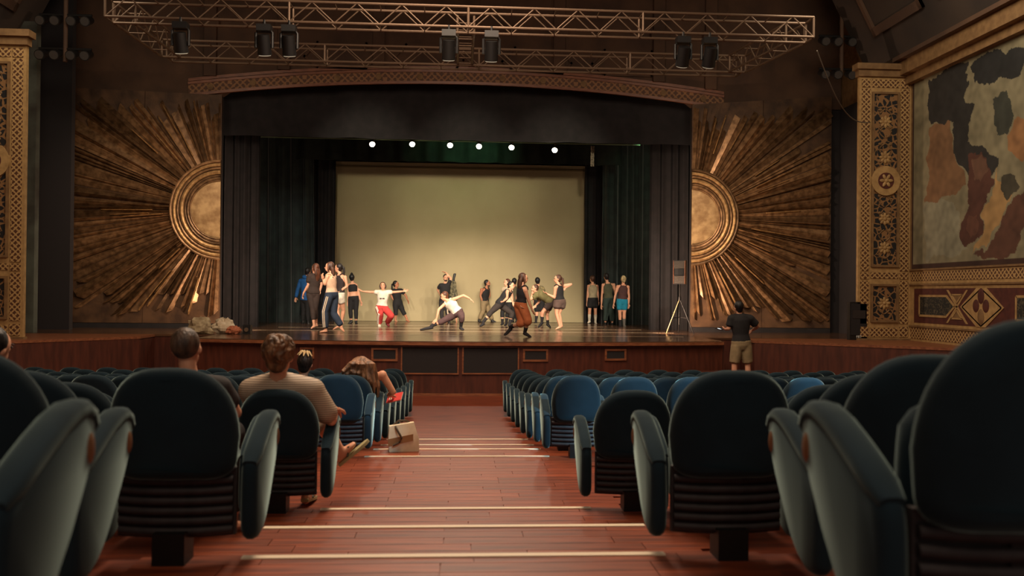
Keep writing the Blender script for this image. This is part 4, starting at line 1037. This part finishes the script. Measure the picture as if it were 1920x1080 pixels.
    if bottom:
        bm_, f1 = bottom[1], bottom[2]; opt = bottom[3] if len(bottom) > 3 else {}; inf = opt.get('inf', .016)
        g = MB(); torso(g, p, -.17, opt.get('waist', .14), inf*.9, s)
        for J in (p.lA, p.lB): add_limb(g, J[:3], 'leg', s, 0, f1, inf, opt.get('flare', 0))
        if opt.get('drop'): g.ball(p.pelvis + Vector((0,0,-.16*s)), .15*s, .13*s, .15*s, n=14, m=8)
        finish(g, bottom[0], bm_, root, .0145, 4)
        if opt.get('stripe'):
            for J, dirs in ((p.lA, opt.get('sdA')), (p.lB, opt.get('sdB'))):
                if dirs is None: continue
                for lane in opt.get('lanes', (0,)):
                    dv = U(Vector(dirs)); R = []
                    for f in (.05,.3,.6,.85,1.0,1.15,1.4,1.7,min(f1, 1.97)):
                        q = limb_pt(J[:3], f); t = U(limb_pt(J[:3], min(2, f+.1)) - limb_pt(J[:3], f-.05)); sdv = U(t.cross(dv)); nn = U(sdv.cross(t))
                        nn = nn if nn.dot(dv) > 0 else -nn
                        r_ = radius_at('leg', f)*s + inf + opt.get('flare', 0)*f/f1
                        ww = opt.get('sw', .022)
                        R.append([q + nn*(r_-.012) + sdv*(lane-ww), q + nn*(r_+.009) + sdv*(lane-ww), q + nn*(r_+.009) + sdv*(lane+ww), q + nn*(r_-.012) + sdv*(lane+ww)])
                    e = MB().loft(R)
                    for q in e.v: q -= root.location
                    e.build('side_stripe', opt['stripe'], root, ang=60)
    if feet:
        for nm, fm_, L, f0 in feet:
            J = p.lA if L == 0 else p.lB
            g = MB(); foot(g, J[2], J[3], s, .008)
            if f0 < 2: add_limb(g, J[:3], 'leg', s, f0, 2, .007)
            finish(g, nm, fm_, root, .012, 2)
    if extras: extras(p, root, F, up, sd)
    return root, p
BLK = cloth('black', (30,27,29)); BRN = cloth('brown', (62,46,40)); WHT = cloth('white', (240,226,206)); NAVY = cloth('navy', (44,54,72)); CREAM = cloth('cream', (226,200,170))
BLUE = cloth('royal_blue', (30,92,158)); RED = cloth('red', (206,62,58)); PLUM = cloth('plum', (84,58,58)); KHAKI = cloth('khaki', (150,128,94)); RUST = cloth('rust', (206,118,72), (172,92,54), scale=4)
OLIVE = cloth('olive', (116,106,66)); GREY = cloth('grey', (176,160,128)); GREEN = cloth('dark_green', (50,66,60)); OLV2 = cloth('olive_dark', (84,84,62)); CYAN = cloth('turquoise', (24,140,172)); WINE = cloth('wine', (78,50,48))
CAMO = cloth('camouflage', (44,44,36), (150,140,108), scale=14); SOCK = cloth('black_sock', (34,30,32)); WSOCK = cloth('white_sock', (224,212,190)); SHOE = mat('black_shoe', (26,24,24), .5); BEIGE = cloth('beige_print', (150,134,92), (86,78,56), scale=16)
DK = (38,28,26); BR = (92,56,38); RB = (110,62,40); BLD = (222,196,146); BLKH = (26,22,22)

person('dancer in bright blue hoodie and black trousers, turned away by the curtain', 27.8, (578,510), (574,521), (573,561), [(564,527),(558,544),(555,558)], [(583,527),(586,545),(585,560)],
       [(569,583),(568,602),(566,608)], [(577,584),(578,603),(581,609)], face=150, male=True, hair=('short', DK), top=('hoodie', BLUE, dict(sleeve=1.9, inf=.026, hem=-.05)), bottom=('trousers', BLK, 1.95), feet=[('shoe', SHOE, 0, 2), ('shoe', SHOE, 1, 2)])
person('long-haired dancer in dark brown shirt and brown leggings, seen from behind', 23.4, (590.5,503), (589,513), (587,550), [(580,518),(577.5,535),(569,550)], [(598,518),(603,533),(600,546)],
       [(586,578),(588.5,608),(583,616.5)], [(591,578),(593,604,.25),(594,612,.2)], face=-130, bface=195, hair=('long', RB), top=('shirt', cloth('brown_shirt', (58,42,36)), dict(sleeve=.6, inf=.022, hem=-.02)), bottom=('leggings', BRN, 1.72), handA=(567.5,557))
person('curly-haired dancer in navy tracksuit trousers with striped side seam, hand raised', 21.9, (617,501), (620,514), (622,553), [(614,519),(609,533),(606,524)], [(625,520),(620.5,538,-.05),(607.5,525,-.05)],
       [(609,584),(610.5,617),(599,623)], [(625,588),(640,611),(646,622.5)], face=-95, bface=-125, s=1.04, hair=('long', BR), top=('tank', cloth('blush', (226,184,152)), dict(hem=.0)), handA=(604,514), handB=(603,515),
       bottom=('track_trousers', NAVY, 1.9, dict(inf=.026, flare=.016, stripe=CREAM, sdA=(-.25,-1,0), lanes=(-.02,.02), sw=.011)))
person('dancer in black sports top and white shorts behind the navy tracksuit', 23.7, (634,503), (638,513.5), (638,554), [(633,520),(631,536),(634,546)], [(647,520),(650.5,537),(638,546)],
       [(632,581),(636,608),(624,618)], [(644,582,.2),(641,602,.3),(634,610,.3)], face=-95, bface=-75, hair=('pony', DK), top=('tank', cloth('brownblack', (48,36,34)), dict(hem=.12)), bottom=('shorts', WHT, .42, dict(inf=.02)))
person('dancer with a bun in black crop top and black leggings, back turned', 28.2, (660,521.5), (661,530), (663,559), [(654,534.5),(653,550),(652.5,566)], [(667.5,534.5),(673,550),(676.5,565)],
       [(657,582),(658.5,601),(652,608)], [(667.5,582),(667.8,602),(669,608)], face=180, hair=('bun', BLKH), top=('crop', BLK), bottom=('leggings', BLK, 1.8), feet=[('shoe', SHOE, 0, 2), ('shoe', SHOE, 1, 2)])
def tee_print(p, root, F, up, sd):
    t = U(p.neck - p.pelvis); fw = -U(t.cross(p.shax)); fw = fw if fw.y < 0 else -fw
    for q, wd in ((-.045,.03),(.035,.035)):
        c = p.pelvis.lerp(p.neck, .56) + fw*.128 + p.shax*q
        e = MB().loft([[c + p.shax*a*wd + t*b*.016 + fw*d for a, b in ((-1,-1),(1,-1),(1,1),(-1,1))] for d in (-.01,.006)])
        for v in e.v: v -= root.location
        e.build('shirt_print', mat('print_dark', (70,60,60), .8), root, smooth=False)
person('dancer in white shirt and red striped trousers, squatting with both arms outstretched', 26.2, (717.8,536.5), (718.7,546), (716,577), [(709,548),(693,547.5),(680,546.3)], [(729,548),(742.5,547.5),(756,546)],
       [(713.5,588,-.38),(711.5,606.5,-.1),(711.5,612,-.3)], [(734,592,-.22),(726,604.5,.15),(729,611,-.05)], face=5, bface=0, tilt=.25, hair=('bob', (70,42,32)), top=('shirt', WHT, dict(sleeve=.35, hem=-.06, inf=.02)), handA=(673.5,543), handB=(766,544.5), curl=.1,
       bottom=('track_trousers', RED, 1.92, dict(inf=.03, flare=.014, stripe=WHT, sdA=(-.35,-1,.15), sw=.03)), feet=[('shoe', WSOCK, 0, 2), ('shoe', cloth('dark_red', (120,34,38)), 1, 2)], extras=tee_print)
person('dancer in black t-shirt and black capri trousers behind the outstretched arm', 30.2, (743,533.5), (742.5,542), (746,570), [(735.5,545),(733.5,555),(738,563)], [(752.5,544.5),(760.5,553.5),(764,562)],
       [(742,584),(741.8,598.5),(745,603.5)], [(755.5,584),(763,597.5),(768.5,603.5)], face=70, bface=25, hair=('pony', BLKH), skin=SKIN2, top=('shirt', BLK, dict(sleeve=.6, hem=-.05)), bottom=('capri_trousers', BLK, 1.45, dict(inf=.022)))
person('bearded dancer in black t-shirt with one arm bent over the head', 29.4, (835.7,521.5), (835,531), (833,566), [(826,535),(820.5,543,.1),(824,551,.2)], [(841.5,533.5),(845.5,522),(836.5,511.5)],
       [(828,585),(829,601.5),(827,606)], [(838.5,585),(842,601.5),(844,606)], face=12, bface=5, male=True, hair=('short', BLKH), beard=(46,32,28), top=('shirt', BLK, dict(sleeve=.55, hem=-.02)), bottom=('trousers', cloth('charcoal', (50,46,46)), 1.9, dict(stripe=CREAM, sdB=(.2,-1,0), sw=.02)), handB=(827.5,507.5), feet=[('shoe', SHOE, 0, 2), ('shoe', SHOE, 1, 2)])
person('upside-down dancer in camouflage trousers with raised black boots', 30.0, (846,594), (847,586), (848,557), [(841,584),(838,593),(837,602)], [(853,584),(855,593),(856,602)],
       [(845.5,541,-.1),(843,525),(838,515)], [(851.5,540),(850.5,524),(853,512.5)], face=180, hair=('short', DK), top=('shirt', BLK, dict(sleeve=.5)), bottom=('trousers', CAMO, 1.75, dict(inf=.03)), feet=[('boot', SHOE, 0, 1.75), ('boot', SHOE, 1, 1.75)], noface=True)
person('dancer in white sleeveless top stretched in a deep side lunge', 23.6, (833,556), (840,563), (858.5,587), [(836.5,568,-.1),(823,580,-.15),(818.5,598,-.15)], [(851,561,.05),(869,554),(880.5,559.5)],
       [(832,601),(809,611),(787.5,618.5)], [(866,595,-.25),(864.2,612,-.1),(868.5,619,-.2)], face=-80, bface=150, s=1.02, tilt=-.3, male=True, hair=('short', RB), top=('tank', WHT, dict(hem=.0, inf=.02)), bottom=('capri_trousers', PLUM, 1.35, dict(inf=.024)), handA=(814,604), handB=(886.5,564.5), curl=.2,
       feet=[('sock', SOCK, 0, 1.62), ('sock', SOCK, 1, 1.45)])
person('bearded dancer in black sleeveless shirt and khaki trousers, walking', 30.6, (914,531.5), (911.5,540), (909,568), [(903,543),(900.8,555),(904.5,565)], [(916.5,543),(918.3,554.5),(912.5,562,-.15)],
       [(906,583),(898.5,599),(902,604)], [(916.5,584),(923,599.5),(930,604)], face=75, bface=50, male=True, skin=SKIN2, hair=('short', BLKH), beard=(40,28,24), top=('tank', BLK, dict(hem=-.03)), bottom=('trousers', KHAKI, 1.9, dict(inf=.026, flare=.008)), feet=[('shoe', SHOE, 0, 2), ('shoe', SHOE, 1, 2)])
person('pale-faced dancer in light top behind the lunging dancer', 27.4, (950,530.5), (951,539), (952,568), [(945,542),(943,553),(944,563)], [(957.5,542),(960,553),(961.5,564)],
       [(942,586),(942,604),(939,610)], [(951.5,587),(949.5,603),(947,611)], face=-60, bface=-30, hair=('pony', RB), top=('shirt', CREAM, dict(sleeve=.4)), bottom=('leggings', BLK, 1.5), feet=[('sock', SOCK, 0, 1.7), ('sock', SOCK, 1, 1.65)])
person('dark-haired dancer in grey olive shirt, half hidden behind others', 29.6, (965,528.5), (965.5,537.5), (965.5,567), [(960,541.5),(958.5,553),(960,563)], [(971,541),(973,553),(971,563)],
       [(962.5,584),(961.5,600.5),(960,605)], [(968.5,584),(969,600.5),(971,605)], face=160, male=True, skin=SKIN2, hair=('short', BLKH), top=('shirt', cloth('grey_olive', (94,84,62)), dict(sleeve=.55)), bottom=('trousers', BLK, 1.9), feet=[('shoe', SHOE, 0, 2), ('shoe', SHOE, 1, 2)])
person('dancer in black tunic and dark trousers, lunging forward with bent arms', 25.4, (959,536), (955.5,544), (936.5,570), [(951,548),(951,559),(943.5,565)], [(957,548,-.05),(958.5,558,-.1),(961.5,566,-.1)],
       [(921,585),(906,604),(899.5,612.5)], [(960,588),(955.5,607),(963,613.5)], face=55, bface=70, tilt=-.1, hair=('lowbun', DK), top=('tank', BLK, dict(hem=-.12, inf=.026, name='tunic')), bottom=('leggings', cloth('dark_grey', (52,42,38)), 1.35, dict(inf=.022)), feet=[('sock', SOCK, 0, 1.62), ('sock', SOCK, 1, 1.6)])
person('long-haired dancer in black top and wide rust-orange trousers, stepping forward', 20.5, (982,522), (980.5,536.5), (976,572), [(973.5,545),(969,560,-.1),(976,571,-.25)], [(985.5,545.5),(990.5,562),(997.5,580)],
       [(979,605,-.15),(957,613,.15),(946,629,.05)], [(990,600,-.1),(984.5,621,.05),(996,632.5)], face=105, bface=120, s=1.02, hair=('long', BR), top=('tank', cloth('black_lace', (38,32,36)), dict(hem=.08)), bottom=('harem_trousers', RUST, 1.2, dict(inf=.028, flare=.022)), handB=(1001.5,589), feet=[('sock', SOCK, 0, 1.72), ('sock', SOCK, 1, 1.68)])
person('dark-haired dancer in beige patterned shirt and black shorts, back turned', 28.6, (1008,527.5), (1009.5,536), (1011,566), [(1004,540),(1001,551),(1001,562)], [(1017,540),(1021,550),(1020,560)],
       [(1007,585),(1005,600),(1004,606)], [(1015,585),(1016,600),(1018,606)], face=175, male=True, hair=('short', BLKH), top=('shirt', BEIGE, dict(sleeve=.6)), bottom=('shorts', BLK, .8, dict(inf=.03)), feet=[('sock', SOCK, 0, 1.55), ('sock', SOCK, 1, 1.55)])
person('dancer in olive t-shirt bending low with a hand at the chin', 25.6, (1002.5,541.5), (1009,548), (1033,566), [(1006,553,.1),(996,561),(997.5,552)], [(1011.5,552.5),(1011,566),(1005,572)],
       [(1017.5,585),(1016,602),(1009,614.5)], [(1025.5,588),(1027,605),(1032.5,615)], face=-75, bface=-95, male=True, hair=('short', BR), top=('shirt', OLIVE, dict(sleeve=.75, inf=.034, hem=-.02)), bottom=('shorts', cloth('shorts_brown', (68,52,48)), .62, dict(inf=.026)), feet=[('sock', SOCK, 0, 1.6), ('boot', SHOE, 1, 1.78)])
person('ponytailed dancer in black tank top and brown shorts, elbow raised behind', 24.6, (1045,523.5), (1046.8,533.5), (1049.5,566), [(1041.5,540),(1039.5,558),(1026,551)], [(1053.5,536.5),(1071,533),(1060,540)],
       [(1043.5,588),(1049.5,610),(1041,618)], [(1047.5,588),(1052.5,608),(1046,617)], face=-90, bface=-150, hair=('pony', BR), top=('tank', BLK, dict(hem=.02)), bottom=('shorts', cloth('mocha', (96,74,66)), .42, dict(inf=.036, flare=.02)))
person('short-haired dancer in grey tank top and black shorts with white socks', 30.0, (1110,523.5), (1111.2,532.5), (1111.5,562), [(1103.5,536.5),(1101.8,551),(1100.8,567)], [(1119.5,536.5),(1121.4,551),(1121.6,565)],
       [(1105.5,582),(1105,600.5),(1102,606)], [(1116.5,582),(1116.5,602),(1117.5,607)], face=-155, bface=180, male=True, hair=('short', BR), top=('tank', GREY, dict(hem=.08)), bottom=('shorts', BLK, .6, dict(inf=.03, flare=.012)), feet=[('sock', WSOCK, 0, 1.45), ('sock', WSOCK, 1, 1.45)])
person('tall dancer in olive tank top and dark baggy trousers, back turned', 28.8, (1136.5,519.5), (1139,529.5), (1141,563), [(1130.5,534.5),(1128.5,554),(1127.6,572)], [(1151,534),(1154,552),(1150.5,568)],
       [(1136.5,586),(1135,605.5),(1134,610.5)], [(1146.5,586),(1148,606),(1149.5,611)], face=-165, bface=180, male=True, hair=('short', DK), top=('tank', OLV2, dict(hem=.1)), bottom=('baggy_trousers', GREEN, 1.8, dict(inf=.032)), feet=[('shoe', SHOE, 0, 2), ('shoe', SHOE, 1, 2)])
person('blonde dancer in wine-red top and turquoise shorts, back turned', 27.5, (1168.6,524.5), (1168.6,533), (1166.5,565), [(1158,537.5),(1153.5,554.5),(1150.8,570)], [(1177.5,538),(1179.3,555.5),(1178.8,570.5)],
       [(1162.3,588),(1162.6,605.5),(1163,613)], [(1170.3,588),(1170.3,606),(1171.5,613.5)], face=180, hair=('lowbun', BLD), top=('tank', WINE, dict(hem=.02)), bottom=('shorts', CYAN, .62, dict(inf=.024)), feet=[('sock', SOCK, 0, 1.72), ('sock', cloth('grey_sock', (110,104,96)), 1, 1.6)])
# stagehand at the edge of the stage
def phone(p, root, F, up, sd):
    c = p.shA[2] + Vector((-.13, .02, .0)); e = MB().box(-.075,.075,-.04,.04,-.006,.006)
    o = e.build('phone', mat('phone_black', (24,24,26), .2), None, smooth=False); o.location = c; o.rotation_euler = (.25, .1, .5); tag(o, 'small dark phone held by the man at the stage edge', 'phone')
    MB().box(-.03,.03,-.03,.03,.0062,.0075).build('screen', mat('phone_glow', (200,215,225), .2, emit=(220,235,245), estr=1.0), o, smooth=False)
person('man in black t-shirt and khaki shorts standing at the stage edge', 16.6, (1384,577), (1387,588.5), (1390,646), [(1371.5,598),(1367,616,.0),(1361,617,.22)], [(1407,598),(1420.5,612,.05),(1411,619,.28)],
       [(1377,682),(1377,722),(1375,735,.12)], [(1402,682),(1403,722),(1405,735,.12)], face=-165, bface=180, s=1.0, male=True, hair=('short', BLKH), top=('shirt', BLK, dict(sleeve=.75, inf=.03, hem=-.1)), bottom=('shorts', KHAKI, .95, dict(inf=.036, flare=.01)),
       feet=[('shoe', SHOE, 0, 2), ('shoe', SHOE, 1, 2)], vox=.012, zbase=.33, group='people near the seats', extras=phone)
# seated people
STR = pattern_mat('striped_tee', (188,166,142), (140,120,102), 'stripe', 400.0, thr=0.25)
AUD = 'people in the seats'
V3 = lambda *q: Vector(q)
def sit(X, k, s, headX, head_z, neck_z, pel_y, knee_y, dx=0.0, neck_y=.13):
    """joints of a person resting on the lowered cushion of a seat in row k, hands on the thighs"""
    D = ROWS[k][0] - .08; f = FZ(k) + (.012 if (1 <= k <= 6 and abs(X) < 1.42) else 0); g = FZ(k+1) + (.012 if (k+1 <= 6 and abs(X) < 1.42) else 0)
    sh = neck_z - .045; nx = X + (headX - X)*.5
    arm = lambda q: [V3(nx + q*.178*s, D+neck_y, f+sh), V3(X + q*.212, D+neck_y+.12, f+.655), V3(X + q*.115, D+.44, f+.600)]
    leg = lambda q: [V3(X + q*.10, D+knee_y, f+.475), V3(X + q*.10, D+knee_y-.03, g+.075), V3(X + q*.115, D+knee_y+.11, g+.024)]
    return dict(D=D, head=V3(headX, D+neck_y+.0, f+head_z), neck=V3(nx, D+neck_y-.01, f+neck_z), pelvis=V3(X, D+pel_y, f+.535), A=arm(-1), B=arm(1), LA=leg(-1), LB=leg(1))
person('man with cropped greying hair sitting in the row behind', face=180, s=.97, male=True, hair=('shaved', (92,70,54)), top=('shirt', cloth('dark_shirt', (50,46,46)), {}), bottom=('trousers', BLK, 1.9), vox=.008, zbase=FZ(4), group=AUD, rest=True,
       **sit(-1.55, 3, .97, P(351, 655, 5.13).x, 1.045, .865, .26, .66))
def sandal(p, root, F, up, sd):
    for L in (p.lA, p.lB):
        d = U(L[3]-L[2]); u_ = Vector((0,0,1)); q = U(d.cross(u_)); n_ = q.cross(d)
        h = L[2] - d*.05 - n_*.05
        e = MB().loft([[h + d*x + q*(-a) - n_*.018, h + d*x + q*a - n_*.018, h + d*x + q*a + n_*.006, h + d*x + q*(-a) + n_*.006] for x, a in ((-.02,.03),(.05,.04),(.17,.05),(.26,.045),(.29,.02))])
        for v in e.v: v -= root.location
        e.build('sandal_sole', mat('sandal', (176,166,120), .7), root)
        e = MB()
        for sg in (-1, 1): e.path([h + d*.08 + q*sg*.045 + n_*.01, h + d*.13 + q*sg*.035 + n_*.065, h + d*.20 + n_*.045], .009, 6)
        for v in e.v: v -= root.location
        e.build('sandal_strap', mat('sandal_strap', (70,72,56), .7), root)
F4, G4 = FZ(4) + .012, FZ(5) + .012
person('man in beige striped t-shirt leaning back with one sandalled foot out', 6.15, (524,668,.05), V3(-1.295, 6.235, 1.592), V3(-1.262, 6.44, F4+.575),
       [V3(-1.495, 6.27, F4+.835), V3(-1.475, 6.39, F4+.69), V3(-1.37, 6.62, F4+.662)], [V3(-1.05, 6.27, F4+.835), V3(-.925, 6.315, F4+.612), V3(-.945, 6.545, F4+.672)],
       [V3(-1.33, 6.98, F4+.50), V3(-1.21, 6.98, G4+.100), V3(-1.20, 7.22, G4+.068)], [V3(-1.12, 6.95, F4+.545), P(640, 852, 7.10), P(666, 830, 7.12)],
       handB=V3(-.945, 6.70, F4+.60), face=175, bface=180, s=1.17, male=True, hair=('tousled', (128,90,60)), top=('shirt', STR, dict(sleeve=.8, inf=.026)), bottom=('shorts', cloth('beige_shorts', (150,126,100)), .95, dict(inf=.03)), vox=.010, zbase=FZ(5), group=AUD, extras=sandal, rest=True)
person('person with shaved nape and blonde tuft sitting in the stalls', face=170, bface=180, s=1.0, male=True, hair=('topknot', (54,40,34)), top=('shirt', BLK, {}), bottom=('trousers', BLK, 1.9), vox=.012, zbase=FZ(7), group=AUD, rest=True,
       **sit(-1.849, 6, 1.0, P(573, 682, 10.02).x, .985, .80, .29, .62))
F6, G6 = FZ(6) + .012, FZ(7)
r_, p_ = person('long-haired woman bending over a booklet in an aisle seat', 10.1, (676,692,.28), (692,708,.16), V3(-1.25, 10.14, F6+.535), [V3(-1.235, 10.31, 1.135), V3(-1.37, 10.33, .985), V3(-1.24, 10.44, F6+.605)], [P(717,703,10.2), P(737,735,10.25), V3(-.838, 10.45, .985)],
       [V3(-1.36, 10.50, F6+.475), V3(-1.36, 10.47, G6+.075), V3(-1.37, 10.60, G6+.024)], [V3(-1.14, 10.50, F6+.475), V3(-1.14, 10.47, G6+.075), V3(-1.13, 10.60, G6+.024)],
       handB=V3(-.82, 10.58, .945), face=150, bface=180, s=1.0, tilt=-.5, hair=('long', (150,104,70)), top=('tank', BLK, {}), bottom=('trousers', BLK, 1.9), vox=.011, zbase=FZ(7), group=AUD, rest=True)
g = MB(); hr = random.Random(4)
for i in range(26):
    u = i / 25; x0 = 673 + 8*u; x1 = 644 + 66*u + hr.uniform(-4, 4); y1 = 708 + 44*max(0, u-.35)/.65 + hr.uniform(-5, 7); bow = -9*(1-u) + 14*u
    q = [P(x0, 671 + 4*abs(u-.5), 10.2), P(x0*.62 + x1*.38 + bow*.6, 684, 10.12 + hr.uniform(-.03,.03)), P(x0*.2 + x1*.8 + bow*.4 + hr.uniform(-2,2), 686 + (y1-686)*.55, 10.1 + hr.uniform(-.04,.04)), P(x1, y1, 10.14 + hr.uniform(-.03,.03))]
    g.path(q, [.035, .034, .026, .008], 8)
g.ball(P(674, 684, 10.25), .11, .11, .10)
finish(g, 'loose_hair', MATS['hair_150_104_70'], r_, .0075, 1)
bk = Vector((-.78, 10.58, .935))
b = empty('booklet', bk, 'thin red booklet with white mark held over the seat arm', 'book'); b.rotation_euler = (math.radians(38), math.radians(-14), math.radians(-20))
MB().box(-.10,.10,-.07,.07,-.004,.003).build('cover', mat('booklet_red', (214,70,66), .5), b, smooth=False)
MB().box(-.098,.102,-.072,.068,-.010,-.004).build('pages', mat('paper', (236,220,200), .7), b, smooth=False)
MB().box(-.07,-.03,-.03,.01,.0031,.0042).build('print', MATS['paper'], b, smooth=False)
person('dark-haired person at the row end, ear and cheek visible', face=160, bface=180, s=.97, male=True, hair=('short', BLKH), top=('shirt', BLK, {}), bottom=('trousers', BLK, 1.9), vox=.010, zbase=FZ(4), group=AUD, rest=True,
       **sit(-2.87, 3, .97, P(-10, 657, 5.13).x, 1.045, .865, .26, .66))

# bake the body and garment surfaces into plain meshes
bpy.context.view_layer.update()
dg = bpy.context.evaluated_depsgraph_get()
done = [(o, m, ex, bpy.data.meshes.new_from_object(o.evaluated_get(dg))) for o, m, ex in PENDING]
for o, m, ex, me in done:
    o.modifiers.clear()
    if ex is not None:
        import bmesh
        em = ex.mesh('fingers', ang=80); bm = bmesh.new(); bm.from_mesh(me); bm.from_mesh(em); bm.to_mesh(me); bm.free(); bpy.data.meshes.remove(em)
    me.shade_smooth(); me.materials.clear(); me.materials.append(m); old = o.data; o.data = me; me.name = o.name
